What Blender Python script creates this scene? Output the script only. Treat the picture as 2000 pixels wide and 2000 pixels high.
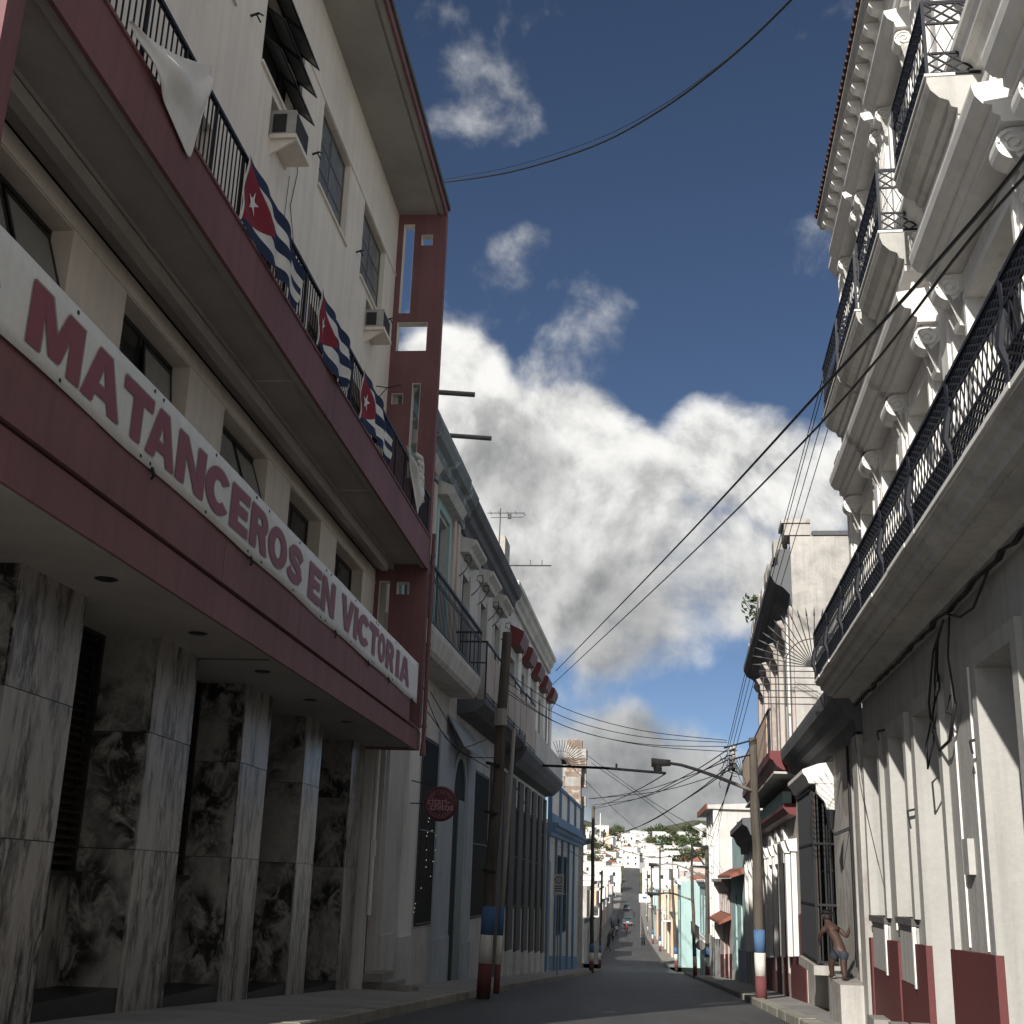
import bpy, bmesh, math, random
from mathutils import Vector, Matrix, noise
random.seed(7)
R = math.radians
scene = bpy.context.scene
for o in list(bpy.data.objects):
    bpy.data.objects.remove(o)

# ------------------------------------------------------------------ camera
FPX = 2361.0                                  # focal length in photo pixels (photo 2000 x 2000)
CAM = Vector((0.0, 0.0, 1.6))
AX = Vector((0.99474063, -0.00280373, 0.10238762))
AY = Vector((0.09723097, -0.28846533, -0.95254076))
AZ = Vector((0.03220595, 0.95748624, -0.28667557))
cd = bpy.data.cameras.new('camera')
cam = bpy.data.objects.new('camera', cd)
scene.collection.objects.link(cam)
cam.matrix_world = Matrix((AX, AY, AZ)).to_4x4()
cam.location = CAM
cd.sensor_width = 36.0
cd.lens = FPX * 36.0 / 2000.0
cd.clip_start = 0.1
cd.clip_end = 6000.0
scene.camera = cam

def ray(x, y):
    v = Vector((x - 1000.0, -(y - 1000.0), -FPX))
    return Vector((AX.dot(v), AY.dot(v), AZ.dot(v))).normalized()

# ------------------------------------------------------------------ light and sky
SUN_AZ = 16.0      # degrees from -Y towards -X (behind the camera, over its left shoulder)
SUN_EL = 26.0
sdir = Vector((-math.sin(R(SUN_AZ)) * math.cos(R(SUN_EL)), -math.cos(R(SUN_AZ)) * math.cos(R(SUN_EL)), math.sin(R(SUN_EL))))
sl = bpy.data.lights.new('sun', 'SUN')
sl.energy = 3.7
sl.angle = R(0.5)
sl.color = (1.0, 0.95, 0.87)
so = bpy.data.objects.new('sun', sl)
scene.collection.objects.link(so)
so.rotation_euler = (-sdir).to_track_quat('-Z', 'Y').to_euler()
so.location = (-20, -40, 40)

world = bpy.data.worlds.new('World')
scene.world = world
world.use_nodes = True
SKY_STRENGTH = 0.05
CLOUD_WHITE = 13.0      # cloud radiance before the background strength

def build_world():
    nt = world.node_tree
    N, L = nt.nodes, nt.links
    N.clear()
    def nd(t, **k):
        n = N.new(t)
        for a, b in k.items():
            setattr(n, a, b)
        return n
    def m(op, a, b=None, c=None, clamp=False):
        n = nd('ShaderNodeMath', operation=op, use_clamp=clamp)
        for i, v in enumerate((a, b, c)):
            if v is None:
                continue
            if isinstance(v, (int, float)):
                n.inputs[i].default_value = v
            else:
                L.new(v, n.inputs[i])
        return n.outputs[0]
    def smooth(v, a, b, lo=0.0, hi=1.0):
        n = nd('ShaderNodeMapRange', interpolation_type='SMOOTHSTEP', clamp=True)
        L.new(v, n.inputs[0])
        n.inputs[1].default_value, n.inputs[2].default_value = a, b
        n.inputs[3].default_value, n.inputs[4].default_value = lo, hi
        return n.outputs[0]
    tc = nd('ShaderNodeTexCoord')
    d = tc.outputs['Generated']
    sky = nd('ShaderNodeTexSky', sky_type='NISHITA')
    sky.sun_disc = False
    sky.sun_elevation = R(SUN_EL)
    sky.sun_rotation = R(180.0 + SUN_AZ)
    sky.altitude = 60.0
    sky.air_density = 0.5
    sky.dust_density = 0.2
    sky.ozone_density = 1.6
    # clouds seen in the photograph: (pixel x, pixel y, radius in degrees, weight)
    blobs = [(885, 735, 3.0, 1.15), (935, 860, 3.8, 1.1), (1040, 930, 4.6, 1.3), (1120, 860, 3.2, 1.2), (1185, 975, 4.4, 1.25),
             (1090, 1090, 5.0, 1.2), (1290, 1115, 4.6, 1.15), (1410, 1125, 3.8, 1.05), (1200, 1195, 3.8, 0.95), (1310, 1225, 3.0, 0.8),
             (1385, 900, 3.4, 0.82), (1510, 935, 3.6, 0.86), (1620, 950, 3.4, 0.86), (900, 610, 3.4, 0.62), (1015, 560, 3.4, 0.66), (1150, 635, 3.6, 0.66), (1090, 725, 2.8, 0.6),
             (880, 195, 3.4, 0.50), (965, 215, 2.6, 0.48), (800, 60, 3.0, 0.42), (1600, 475, 2.4, 0.56),
             (1240, 1545, 4.6, 1.05), (1120, 1500, 3.2, 0.85), (1350, 1590, 4.0, 1.0), (1180, 1610, 3.2, 0.9), (1150, 1390, 2.8, 0.45)]
    shade = [(1000, 925, 2.8, 0.55), (1060, 1150, 3.0, 0.45), (1200, 1235, 3.8, 0.7), (1330, 1185, 3.0, 0.45), (1450, 1175, 2.4, 0.4), (1240, 1560, 5.4, 0.8), (1120, 1490, 3.0, 0.55), (1360, 1590, 3.6, 0.7)]
    def field(dirs, items):
        tot = None
        for (x, y, rad, w) in items:
            c = ray(x, y)
            dp = nd('ShaderNodeVectorMath', operation='DOT_PRODUCT')
            L.new(dirs, dp.inputs[0])
            dp.inputs[1].default_value = c
            g = smooth(dp.outputs['Value'], math.cos(R(rad * 1.25)), 1.0, 0.0, w)
            tot = g if tot is None else m('SMOOTH_MAX', tot, g, 0.18)
        return tot
    def cloud_noise(dirs):
        n1 = nd('ShaderNodeTexNoise'); L.new(dirs, n1.inputs['Vector'])
        n1.inputs['Scale'].default_value = 8.5; n1.inputs['Detail'].default_value = 8.0
        n1.inputs['Roughness'].default_value = 0.57; n1.inputs['Distortion'].default_value = 0.2
        return n1.outputs['Fac']
    nz = cloud_noise(d)
    n2 = nd('ShaderNodeTexNoise'); L.new(d, n2.inputs['Vector'])
    n2.inputs['Scale'].default_value = 3.1; n2.inputs['Detail'].default_value = 1.0
    f = field(d, blobs)
    # unseen clouds over the rest of the sky, thickened to add fill light
    dp = nd('ShaderNodeVectorMath', operation='DOT_PRODUCT'); L.new(d, dp.inputs[0]); dp.inputs[1].default_value = ray(1180, 850)
    away = smooth(dp.outputs['Value'], math.cos(R(26)), math.cos(R(50)), 0.0, 1.0)
    f = m('MAXIMUM', f, m('MULTIPLY', away, smooth(n2.outputs['Fac'], 0.40, 0.56, 0.0, 1.05)))
    v0 = m('ADD', f, m('MULTIPLY', m('SUBTRACT', nz, 0.5), 1.9))
    cov = smooth(v0, 0.36, 0.95)
    up = nd('ShaderNodeVectorMath', operation='ADD')
    L.new(d, up.inputs[0]); up.inputs[1].default_value = (-0.008, -0.002, 0.016)
    nz2 = cloud_noise(up.outputs[0])
    lit = smooth(m('SUBTRACT', nz, nz2), -0.16, 0.12, 0.42, 1.0)
    sh = field(d, shade)
    lit = m('MULTIPLY', lit, m('SUBTRACT', 1.0, m('MULTIPLY', sh, 0.78)))
    lit = m('MAXIMUM', lit, 0.10)
    mixc = nd('ShaderNodeMix', data_type='RGBA')
    L.new(lit, mixc.inputs['Factor'])
    W = CLOUD_WHITE
    mixc.inputs['A'].default_value = (W * 0.05, W * 0.058, W * 0.066, 1)
    mixc.inputs['B'].default_value = (W * 1.0, W * 0.99, W * 0.96, 1)
    fin = nd('ShaderNodeMix', data_type='RGBA')
    L.new(m('MULTIPLY', cov, 0.97), fin.inputs['Factor'])
    L.new(sky.outputs[0], fin.inputs['A'])
    L.new(mixc.outputs['Result'], fin.inputs['B'])
    bg = nd('ShaderNodeBackground')
    L.new(fin.outputs['Result'], bg.inputs['Color'])
    bg.inputs['Strength'].default_value = SKY_STRENGTH
    out = nd('ShaderNodeOutputWorld')
    L.new(bg.outputs[0], out.inputs['Surface'])
build_world()

scene.view_settings.view_transform = 'Standard'
scene.view_settings.look = 'None'
scene.view_settings.gamma = 1.0
scene.view_settings.use_curve_mapping = False
scene.view_settings.exposure = 0.72
scene.render.engine = 'CYCLES'
scene.cycles.max_bounces = 6
scene.cycles.diffuse_bounces = 4
scene.cycles.glossy_bounces = 2
scene.cycles.transmission_bounces = 2

# ------------------------------------------------------------------ materials
MATS = {}
def new_mat(name):
    mt = bpy.data.materials.new(name)
    mt.use_nodes = True
    nt = mt.node_tree
    b = nt.nodes['Principled BSDF']
    MATS[name] = mt
    return mt, nt.nodes, nt.links, b

def noise_node(N, L, vec, scale, detail=5.0, rough=0.55, stretch=None, dist=0.0):
    if stretch:
        mp = N.new('ShaderNodeMapping')
        L.new(vec, mp.inputs['Vector'])
        mp.inputs['Scale'].default_value = stretch
        vec = mp.outputs[0]
    n = N.new('ShaderNodeTexNoise')
    L.new(vec, n.inputs['Vector'])
    n.inputs['Scale'].default_value = scale
    n.inputs['Detail'].default_value = detail
    n.inputs['Roughness'].default_value = rough
    n.inputs['Distortion'].default_value = dist
    return n.outputs['Fac']

def ramp(N, L, v, a, b, lo=0.0, hi=1.0):
    n = N.new('ShaderNodeMapRange')
    n.clamp = True
    L.new(v, n.inputs[0])
    n.inputs[1].default_value, n.inputs[2].default_value, n.inputs[3].default_value, n.inputs[4].default_value = a, b, lo, hi
    return n.outputs[0]

def mix(N, L, f, a, b):
    n = N.new('ShaderNodeMix'); n.data_type = 'RGBA'
    if isinstance(f, (int, float)): n.inputs['Factor'].default_value = f
    else: L.new(f, n.inputs['Factor'])
    for s, v in (('A', a), ('B', b)):
        if isinstance(v, tuple): n.inputs[s].default_value = (v[0], v[1], v[2], 1)
        else: L.new(v, n.inputs[s])
    return n.outputs['Result']

def surface(name, col, dirt=None, blot=0.35, streak=0.35, rough=0.85, bump=0.25, scale=1.0, spec=0.3, peel=None, peel_amt=0.0, fine=0.12):
    """painted or rendered surface: base colour with blotches, rain streaks, worn patches and fine relief"""
    mt, N, L, b = new_mat(name)
    g = N.new('ShaderNodeNewGeometry')
    P = g.outputs['Position']
    if dirt is None: dirt = tuple(c * 0.45 for c in col)
    bl = ramp(N, L, noise_node(N, L, P, 0.55 * scale, 5, 0.62), 0.42, 0.72, 0, blot)
    st = ramp(N, L, noise_node(N, L, P, 1.0, 4, 0.6, stretch=(5.0 * scale, 5.0 * scale, 0.22 * scale)), 0.46, 0.74, 0, streak)
    ff = ramp(N, L, noise_node(N, L, P, 14.0 * scale, 3, 0.65), 0.3, 0.75, 0, fine)
    c = mix(N, L, bl, col, dirt)
    c = mix(N, L, st, c, dirt)
    c = mix(N, L, ff, c, tuple(x * 0.6 for x in dirt))
    if peel:
        pm = ramp(N, L, noise_node(N, L, P, 0.9 * scale, 9, 0.68, dist=0.4), 0.60 - 0.2 * peel_amt, 0.615 - 0.2 * peel_amt, 0, 0.85)
        c = mix(N, L, pm, c, peel)
    L.new(c, b.inputs['Base Color'])
    b.inputs['Roughness'].default_value = rough
    b.inputs['Specular IOR Level'].default_value = spec
    if bump:
        h = noise_node(N, L, P, 9.0 * scale, 5, 0.7)
        bp = N.new('ShaderNodeBump')
        bp.inputs['Strength'].default_value = bump
        bp.inputs['Distance'].default_value = 0.03
        L.new(h, bp.inputs['Height'])
        L.new(bp.outputs[0], b.inputs['Normal'])
    return mt

def plain(name, col, rough=0.6, metal=0.0, spec=0.5, var=0.25, scale=6.0):
    mt, N, L, b = new_mat(name)
    g = N.new('ShaderNodeNewGeometry')
    f = ramp(N, L, noise_node(N, L, g.outputs['Position'], scale, 5), 0.35, 0.7, 0, var)
    L.new(mix(N, L, f, col, tuple(x * 0.45 for x in col)), b.inputs['Base Color'])
    b.inputs['Roughness'].default_value = rough
    b.inputs['Metallic'].default_value = metal
    b.inputs['Specular IOR Level'].default_value = spec
    return mt

def glass(name, col, rough=0.08):
    mt, N, L, b = new_mat(name)
    g = N.new('ShaderNodeNewGeometry')
    f = ramp(N, L, noise_node(N, L, g.outputs['Position'], 1.7, 6), 0.35, 0.7)
    L.new(mix(N, L, f, col, tuple(x * 1.9 for x in col)), b.inputs['Base Color'])
    rr = ramp(N, L, noise_node(N, L, g.outputs['Position'], 3.0, 5), 0.3, 0.8, rough, rough + 0.3)
    L.new(rr, b.inputs['Roughness'])
    b.inputs['Specular IOR Level'].default_value = 0.6
    return mt

def emit_mat(name, col, strength):
    mt, N, L, b = new_mat(name)
    b.inputs['Base Color'].default_value = (*col, 1)
    b.inputs['Emission Color'].default_value = (*col, 1)
    b.inputs['Emission Strength'].default_value = strength
    return mt

def marble_mat(name, ang):
    mt, N, L, b = new_mat(name)
    g = N.new('ShaderNodeNewGeometry')
    oi = N.new('ShaderNodeObjectInfo')
    P = g.outputs['Position']
    mp = N.new('ShaderNodeMapping'); L.new(P, mp.inputs['Vector'])
    mp.inputs['Rotation'].default_value = (R(ang), R(ang * 0.6), R(20))
    mp.inputs['Scale'].default_value = (1.0, 3.2, 0.75)
    off = N.new('ShaderNodeVectorMath'); off.operation = 'ADD'
    L.new(mp.outputs[0], off.inputs[0])
    sc = N.new('ShaderNodeVectorMath'); sc.operation = 'SCALE'
    cmb = N.new('ShaderNodeCombineXYZ')
    L.new(oi.outputs['Random'], cmb.inputs[0]); L.new(oi.outputs['Random'], cmb.inputs[2])
    L.new(cmb.outputs[0], sc.inputs[0]); sc.inputs['Scale'].default_value = 37.0
    L.new(sc.outputs[0], off.inputs[1])
    V = off.outputs[0]
    big = noise_node(N, L, V, 0.9, 4, 0.55, dist=0.5)
    vein = noise_node(N, L, V, 3.2, 9, 0.72, dist=0.7)
    thin = noise_node(N, L, V, 9.0, 7, 0.75, stretch=(1, 2.5, 0.5), dist=0.5)
    f = ramp(N, L, vein, 0.40, 0.54)
    area = ramp(N, L, big, 0.40, 0.56, 0.12, 1.0)
    mul = N.new('ShaderNodeMath'); mul.operation = 'MULTIPLY'; L.new(f, mul.inputs[0]); L.new(area, mul.inputs[1])
    c = mix(N, L, ramp(N, L, thin, 0.5, 0.72, 0, 0.55), (0.34, 0.325, 0.305), (0.09, 0.083, 0.078))
    c = mix(N, L, mul.outputs[0], c, (0.022, 0.021, 0.021))
    L.new(c, b.inputs['Base Color'])
    b.inputs['Roughness'].default_value = 0.33
    b.inputs['Specular IOR Level'].default_value = 0.4
    return mt

cream = surface('cream_wall', (0.80, 0.735, 0.655), (0.36, 0.32, 0.28), blot=0.22, streak=0.22, bump=0.14, fine=0.06)
maroon = surface('maroon_paint', (0.225, 0.105, 0.112), (0.10, 0.055, 0.055), blot=0.4, streak=0.45, rough=0.7, bump=0.12)
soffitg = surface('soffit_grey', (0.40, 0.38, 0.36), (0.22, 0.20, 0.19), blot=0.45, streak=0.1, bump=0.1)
whitep = surface('white_plaster', (0.80, 0.785, 0.755), (0.42, 0.40, 0.37), blot=0.20, streak=0.42, bump=0.18, fine=0.10)
whitet = surface('white_trim', (0.80, 0.785, 0.755), (0.45, 0.43, 0.40), blot=0.18, streak=0.25, bump=0.10, fine=0.08)
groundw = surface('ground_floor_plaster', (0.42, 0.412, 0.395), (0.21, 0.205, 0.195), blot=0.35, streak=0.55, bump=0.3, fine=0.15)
greyslab = surface('weathered_slab', (0.50, 0.49, 0.465), (0.17, 0.165, 0.155), blot=0.55, streak=0.35, bump=0.3)
dado = surface('dado_red', (0.135, 0.040, 0.040), (0.065, 0.025, 0.025), blot=0.4, streak=0.35, rough=0.65, bump=0.12)
oldgrey = surface('old_grey_plaster', (0.47, 0.45, 0.425), (0.16, 0.15, 0.14), blot=0.6, streak=0.6, bump=0.4, peel=(0.30, 0.27, 0.245), peel_amt=0.3)
oldpink = surface('old_pink_plaster', (0.50, 0.44, 0.41), (0.22, 0.19, 0.18), blot=0.65, streak=0.7, bump=0.4, peel=(0.42, 0.40, 0.375), peel_amt=0.5)
sidewall = surface('stained_side_wall', (0.50, 0.48, 0.455), (0.15, 0.145, 0.14), blot=0.75, streak=0.3, bump=0.45, scale=1.5, peel=(0.42, 0.40, 0.375), peel_amt=0.3)
bluegrey = surface('bluegrey_plaster', (0.42, 0.47, 0.52), (0.20, 0.22, 0.24), blot=0.4, streak=0.4, bump=0.2)
palestone = surface('pale_old_plaster', (0.62, 0.605, 0.575), (0.24, 0.235, 0.22), blot=0.5, streak=0.5, bump=0.3)
ocre = surface('ochre_pilaster', (0.58, 0.51, 0.44), (0.25, 0.22, 0.19), blot=0.4, streak=0.4)
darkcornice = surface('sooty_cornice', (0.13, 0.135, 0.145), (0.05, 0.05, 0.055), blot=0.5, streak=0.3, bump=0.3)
greencornice = surface('mossy_cornice', (0.22, 0.25, 0.26), (0.06, 0.065, 0.07), blot=0.7, streak=0.3, bump=0.4, peel=(0.36, 0.42, 0.40), peel_amt=0.25)
darkstone = surface('dark_stone_wall', (0.115, 0.11, 0.105), (0.045, 0.043, 0.04), blot=0.5, streak=0.5, bump=0.3)
bluehouse = surface('house_blue', (0.16, 0.26, 0.40), (0.07, 0.11, 0.17), blot=0.3, streak=0.3, bump=0.1)
darkblue = plain('door_blue', (0.02, 0.045, 0.10), 0.5)
teal = surface('teal_wall', (0.40, 0.56, 0.55), (0.20, 0.27, 0.27), blot=0.35, streak=0.4, bump=0.15)
tealdk = surface('teal_dark', (0.10, 0.24, 0.24), None, bump=0.1)
pinkw = surface('pink_wall', (0.60, 0.47, 0.44), None, bump=0.15)
peach = surface('peach_wall', (0.62, 0.48, 0.37), None, bump=0.15)
yellw = surface('pale_yellow_wall', (0.66, 0.60, 0.46), None, bump=0.15)
ltgrey = surface('light_grey_wall', (0.58, 0.57, 0.55), (0.28, 0.27, 0.26), blot=0.4, streak=0.4, bump=0.15)
offwhite = surface('off_white_wall', (0.76, 0.75, 0.72), (0.42, 0.41, 0.39), blot=0.3, streak=0.3, bump=0.12)
redroof = surface('red_roof', (0.30, 0.12, 0.08), None, bump=0.2)
concrete = surface('concrete', (0.30, 0.29, 0.275), (0.13, 0.125, 0.12), blot=0.5, streak=0.15, bump=0.3, scale=1.6)
kerbm = surface('kerb_concrete', (0.36, 0.345, 0.30), (0.10, 0.10, 0.08), blot=0.5, streak=0.6, bump=0.4, scale=1.5)
polewood = surface('pole_wood', (0.105, 0.09, 0.075), (0.035, 0.03, 0.027), blot=0.5, streak=0.8, bump=0.6, scale=2.0)
brickold = surface('old_brick_rubble', (0.27, 0.205, 0.165), (0.10, 0.08, 0.07), blot=0.7, streak=0.4, bump=0.6, scale=2.0, peel=(0.42, 0.39, 0.35), peel_amt=0.3)
sashglass = plain('ribbed_sash_glass', (0.30, 0.30, 0.28), 0.35, 0, 0.5, 0.35, 2.5)
polegrey = surface('pole_grey', (0.30, 0.29, 0.265), (0.09, 0.085, 0.08), blot=0.4, streak=0.5, bump=0.3)
bandblue = surface('band_blue', (0.085, 0.17, 0.32), None, bump=0.2)
bandwhite = surface('band_white', (0.70, 0.68, 0.62), None, bump=0.2)
bandred = surface('band_red', (0.16, 0.055, 0.055), None, bump=0.2)
iron = plain('black_iron', (0.018, 0.019, 0.022), 0.5, 0.3, 0.4)
ironblue = plain('dark_painted_iron', (0.016, 0.018, 0.026), 0.5, 0.2, 0.4)
steel = plain('window_steel', (0.028, 0.028, 0.028), 0.5, 0.2)
greysteel = plain('grey_steel', (0.17, 0.165, 0.16), 0.5, 0.3)
alum = plain('grey_casing', (0.44, 0.43, 0.41), 0.5, 0.2, var=0.4)
darkwood = surface('dark_wood', (0.045, 0.034, 0.028), (0.018, 0.014, 0.012), blot=0.4, streak=0.6, rough=0.6, bump=0.3, scale=2.0)
brownwood = surface('brown_wood', (0.085, 0.058, 0.043), (0.03, 0.021, 0.017), blot=0.4, streak=0.6, rough=0.6, bump=0.3, scale=2.0)
redwood = surface('red_door_paint', (0.15, 0.028, 0.032), (0.06, 0.016, 0.018), blot=0.3, streak=0.4, rough=0.5, bump=0.15)
greenwood = surface('grey_green_shutter', (0.16, 0.215, 0.215), None, rough=0.6, bump=0.15)
nightglass = glass('dark_window_glass', (0.018, 0.019, 0.02))
dirtyglass = glass('dusty_window_glass', (0.10, 0.105, 0.10), 0.25)
room_shade = plain('painted_room_shade', (0.012, 0.012, 0.013), 0.9, var=0.1)  # near-black colour stands for the lack of light inside rooms
blackstone = surface('black_granite', (0.02, 0.02, 0.021), None, blot=0.3, streak=0.1, rough=0.4, bump=0.1)
wire = plain('cable_black', (0.012, 0.012, 0.014), 0.6, var=0.1)
tilem = surface('clay_tile', (0.15, 0.075, 0.055), (0.04, 0.03, 0.028), blot=0.7, streak=0.2, bump=0.4, scale=2.0)
clothw = surface('white_cloth', (0.74, 0.725, 0.70), (0.50, 0.49, 0.47), blot=0.2, streak=0.1, rough=0.9, bump=0.08)
bannerm = surface('banner_white', (0.70, 0.71, 0.69), (0.47, 0.47, 0.46), blot=0.22, streak=0.30, rough=0.55, bump=0.05)
lettred = surface('letter_red', (0.245, 0.075, 0.09), (0.17, 0.05, 0.06), blot=0.25, streak=0.2, rough=0.55, bump=0.04)
lettgrey = plain('letter_shadow_grey', (0.29, 0.28, 0.275), 0.6, var=0.1)
signred = plain('sign_burgundy', (0.085, 0.012, 0.022), 0.4, var=0.2)
signpink = plain('sign_pink', (0.42, 0.22, 0.26), 0.6, var=0.1)
marbles = [marble_mat('grey_marble', 22), marble_mat('grey_marble_b', -34), marble_mat('grey_marble_c', 55)]
leafm = surface('leaf_green', (0.055, 0.085, 0.032), (0.022, 0.035, 0.014), blot=0.5, streak=0.0, bump=0.0)
leafm2 = surface('leaf_olive', (0.085, 0.095, 0.045), (0.03, 0.038, 0.02), blot=0.5, streak=0.0, bump=0.0)
barkm = plain('bark', (0.07, 0.055, 0.04), 0.9)
hillm = surface('hill_scrub', (0.105, 0.115, 0.065), (0.05, 0.055, 0.032), blot=0.8, streak=0.0, bump=0.0, scale=0.06)

def asphalt_mat():
    mt, N, L, b = new_mat('asphalt')
    g = N.new('ShaderNodeNewGeometry'); P = g.outputs['Position']
    a = ramp(N, L, noise_node(N, L, P, 0.35, 6, 0.6, stretch=(2.2, 0.35, 1)), 0.36, 0.66)
    c = mix(N, L, a, (0.045, 0.045, 0.047), (0.082, 0.081, 0.079))
    c = mix(N, L, ramp(N, L, noise_node(N, L, P, 60.0, 3, 0.6), 0.4, 0.7, 0, 0.45), c, (0.12, 0.12, 0.12))
    crack = N.new('ShaderNodeTexVoronoi'); crack.feature = 'DISTANCE_TO_EDGE'; crack.inputs['Scale'].default_value = 0.32
    nv = noise_node(N, L, P, 1.2, 6, 0.7)
    ad = N.new('ShaderNodeVectorMath'); ad.operation = 'ADD'; L.new(P, ad.inputs[0]); L.new(nv, ad.inputs[1]); L.new(ad.outputs[0], crack.inputs['Vector'])
    c = mix(N, L, ramp(N, L, crack.outputs['Distance'], 0.0, 0.012, 0.75, 0.0), c, (0.02, 0.02, 0.02))
    c = mix(N, L, ramp(N, L, noise_node(N, L, P, 0.8, 7, 0.7), 0.62, 0.68, 0, 0.5), c, (0.03, 0.03, 0.032))
    L.new(c, b.inputs['Base Color'])
    b.inputs['Roughness'].default_value = 0.62
    b.inputs['Specular IOR Level'].default_value = 0.45
    bp = N.new('ShaderNodeBump'); bp.inputs['Strength'].default_value = 0.5; bp.inputs['Distance'].default_value = 0.02
    L.new(noise_node(N, L, P, 45.0, 6, 0.7), bp.inputs['Height']); L.new(bp.outputs[0], b.inputs['Normal'])
    return mt
asphalt = asphalt_mat()

# ------------------------------------------------------------------ frames and mesh helpers
class Frame:
    """s runs along the street away from the camera, o out of the facade into the street, z up"""
    def __init__(self, origin, sdir, odir, warp=None):
        self.O, self.S, self.D, self.warp = Vector(origin), Vector(sdir), Vector(odir), warp
    def p(self, s, o, z):
        if self.warp: z = self.warp(s, z)
        v = self.O + self.S * s + self.D * o
        return Vector((v.x, v.y, z))
    def rotz(self):
        return math.atan2(self.S.y, self.S.x)

def warp_left(s, z):
    k = 1.0 if z <= 8.3 else (0.0 if z >= 9.0 else (9.0 - z) / 0.7)
    return z - 0.0105 * (s - 18.0) * k
WF = Frame((0, 0, 0), (0, 1, 0), (1, 0, 0))                                 # s = Y, o = X
LF = Frame((-6.35, 0, 0), (0, 1, 0), (1, 0, 0), warp_left)
TL = R(1.05)
LF2 = Frame((-6.1, 28.5, 0), (math.sin(TL), math.cos(TL), 0), (math.cos(TL), -math.sin(TL), 0))
TH = R(2.2368)
RU, RV = Vector((math.sin(TH), math.cos(TH), 0)), Vector((math.cos(TH), -math.sin(TH), 0))
RF = Frame(RV * 3.05, RU, -RV)

def gz(y):
    """height of the road centre line"""
    if y < 4: return 0.0
    if y < 16:
        t = (y - 4) / 12.0
        return -0.36 * t * t
    if y < 112: return 0.6 - 0.06 * y
    if y < 150:
        t = (y - 112) / 38.0
        return -6.12 - 2.28 * (t - 0.5 * t * t) * 0.8
    if y < 300: return -7.03
    if y < 420:
        t = (y - 300) / 120.0
        return -7.03 + 3.6 * t * t
    return -3.43 + (y - 420) * 0.068

def ground_hit(x, y, dz=0.15):
    d = ray(x, y)
    t = 3.0
    for _ in range(4000):
        p = CAM + d * t
        if p.z <= gz(p.y) + dz: return p
        t *= 1.003
    return CAM + d * t

class MB:
    def __init__(self, frame=WF):
        self.f, self.v, self.q = frame, [], []
    def pt(self, s, o, z):
        self.v.append(self.f.p(s, o, z)); return len(self.v) - 1
    def poly(self, pts):
        self.q.append([self.pt(*p) for p in pts])
    def box(self, s0, s1, o0, o1, z0, z1):
        i = len(self.v)
        for z in (z0, z1):
            for (s, o) in ((s0, o0), (s1, o0), (s1, o1), (s0, o1)):
                self.pt(s, o, z)
        self.q += [[i, i + 1, i + 2, i + 3], [i + 4, i + 5, i + 6, i + 7]] + [[i + k, i + (k + 1) % 4, i + 4 + (k + 1) % 4, i + 4 + k] for k in range(4)]
        return self
    def prism(self, prof, s0, s1):
        """profile of (o, z) points swept from s0 to s1"""
        n = len(prof); i = len(self.v)
        for s in (s0, s1):
            for (o, z) in prof: self.pt(s, o, z)
        self.q += [[i + k for k in range(n)], [i + n + k for k in range(n)]]
        self.q += [[i + k, i + (k + 1) % n, i + n + (k + 1) % n, i + n + k] for k in range(n)]
        return self
    def prism_o(self, prof, o0, o1):
        """profile of (s, z) points swept outwards from o0 to o1"""
        n = len(prof); i = len(self.v)
        for o in (o0, o1):
            for (s, z) in prof: self.pt(s, o, z)
        self.q += [[i + k for k in range(n)], [i + n + k for k in range(n)]]
        self.q += [[i + k, i + (k + 1) % n, i + n + (k + 1) % n, i + n + k] for k in range(n)]
        return self
    def prism_z(self, prof, z0, z1):
        n = len(prof); i = len(self.v)
        for z in (z0, z1):
            for (s, o) in prof: self.pt(s, o, z)
        self.q += [[i + k for k in range(n)], [i + n + k for k in range(n)]]
        self.q += [[i + k, i + (k + 1) % n, i + n + (k + 1) % n, i + n + k] for k in range(n)]
        return self
    def tube(self, pts, r, n=6, r2=None, world=False):
        P = [Vector(p) if world else self.f.p(*p) for p in pts]
        rings = []
        m = len(P)
        for k, p in enumerate(P):
            a = P[max(k - 1, 0)]; b = P[min(k + 1, m - 1)]
            t = (b - a).normalized()
            u = t.cross(Vector((0, 0, 1))) if abs(t.z) < 0.9 else t.cross(Vector((1, 0, 0)))
            u.normalize(); w = t.cross(u)
            rr = r if r2 is None else r + (r2 - r) * k / (m - 1)
            ring = []
            for j in range(n):
                an = 2 * math.pi * (j + 0.5) / n
                self.v.append(p + u * (rr * math.cos(an)) + w * (rr * math.sin(an))); ring.append(len(self.v) - 1)
            rings.append(ring)
        for a, b in zip(rings, rings[1:]):
            for j in range(n): self.q.append([a[j], a[(j + 1) % n], b[(j + 1) % n], b[j]])
        self.q.append(list(rings[0])); self.q.append(list(rings[-1]))
        return self
    def bar(self, a, b, w=0.012):
        return self.tube([a, b], w * 0.71, 4)
    def build(self, name, mat, parent=None, smooth=False, kind=None):
        base = Vector((0, 0, 0))
        r = parent
        while r is not None and r.parent is not None: r = r.parent
        if r is not None: base = Vector(r['_base'])
        me = bpy.data.meshes.new(name)
        me.from_pydata([tuple(v - base) for v in self.v], [], self.q)
        bm = bmesh.new(); bm.from_mesh(me)
        bmesh.ops.recalc_face_normals(bm, faces=bm.faces)
        bm.to_mesh(me); bm.free()
        if mat is not None: me.materials.append(mat)
        if smooth:
            for p in me.polygons: p.use_smooth = True
        ob = bpy.data.objects.new(name, me)
        scene.collection.objects.link(ob)
        if parent is not None: ob.parent = parent
        else: ob['_base'] = (0.0, 0.0, 0.0)
        if kind: ob['kind'] = kind
        return ob

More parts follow.
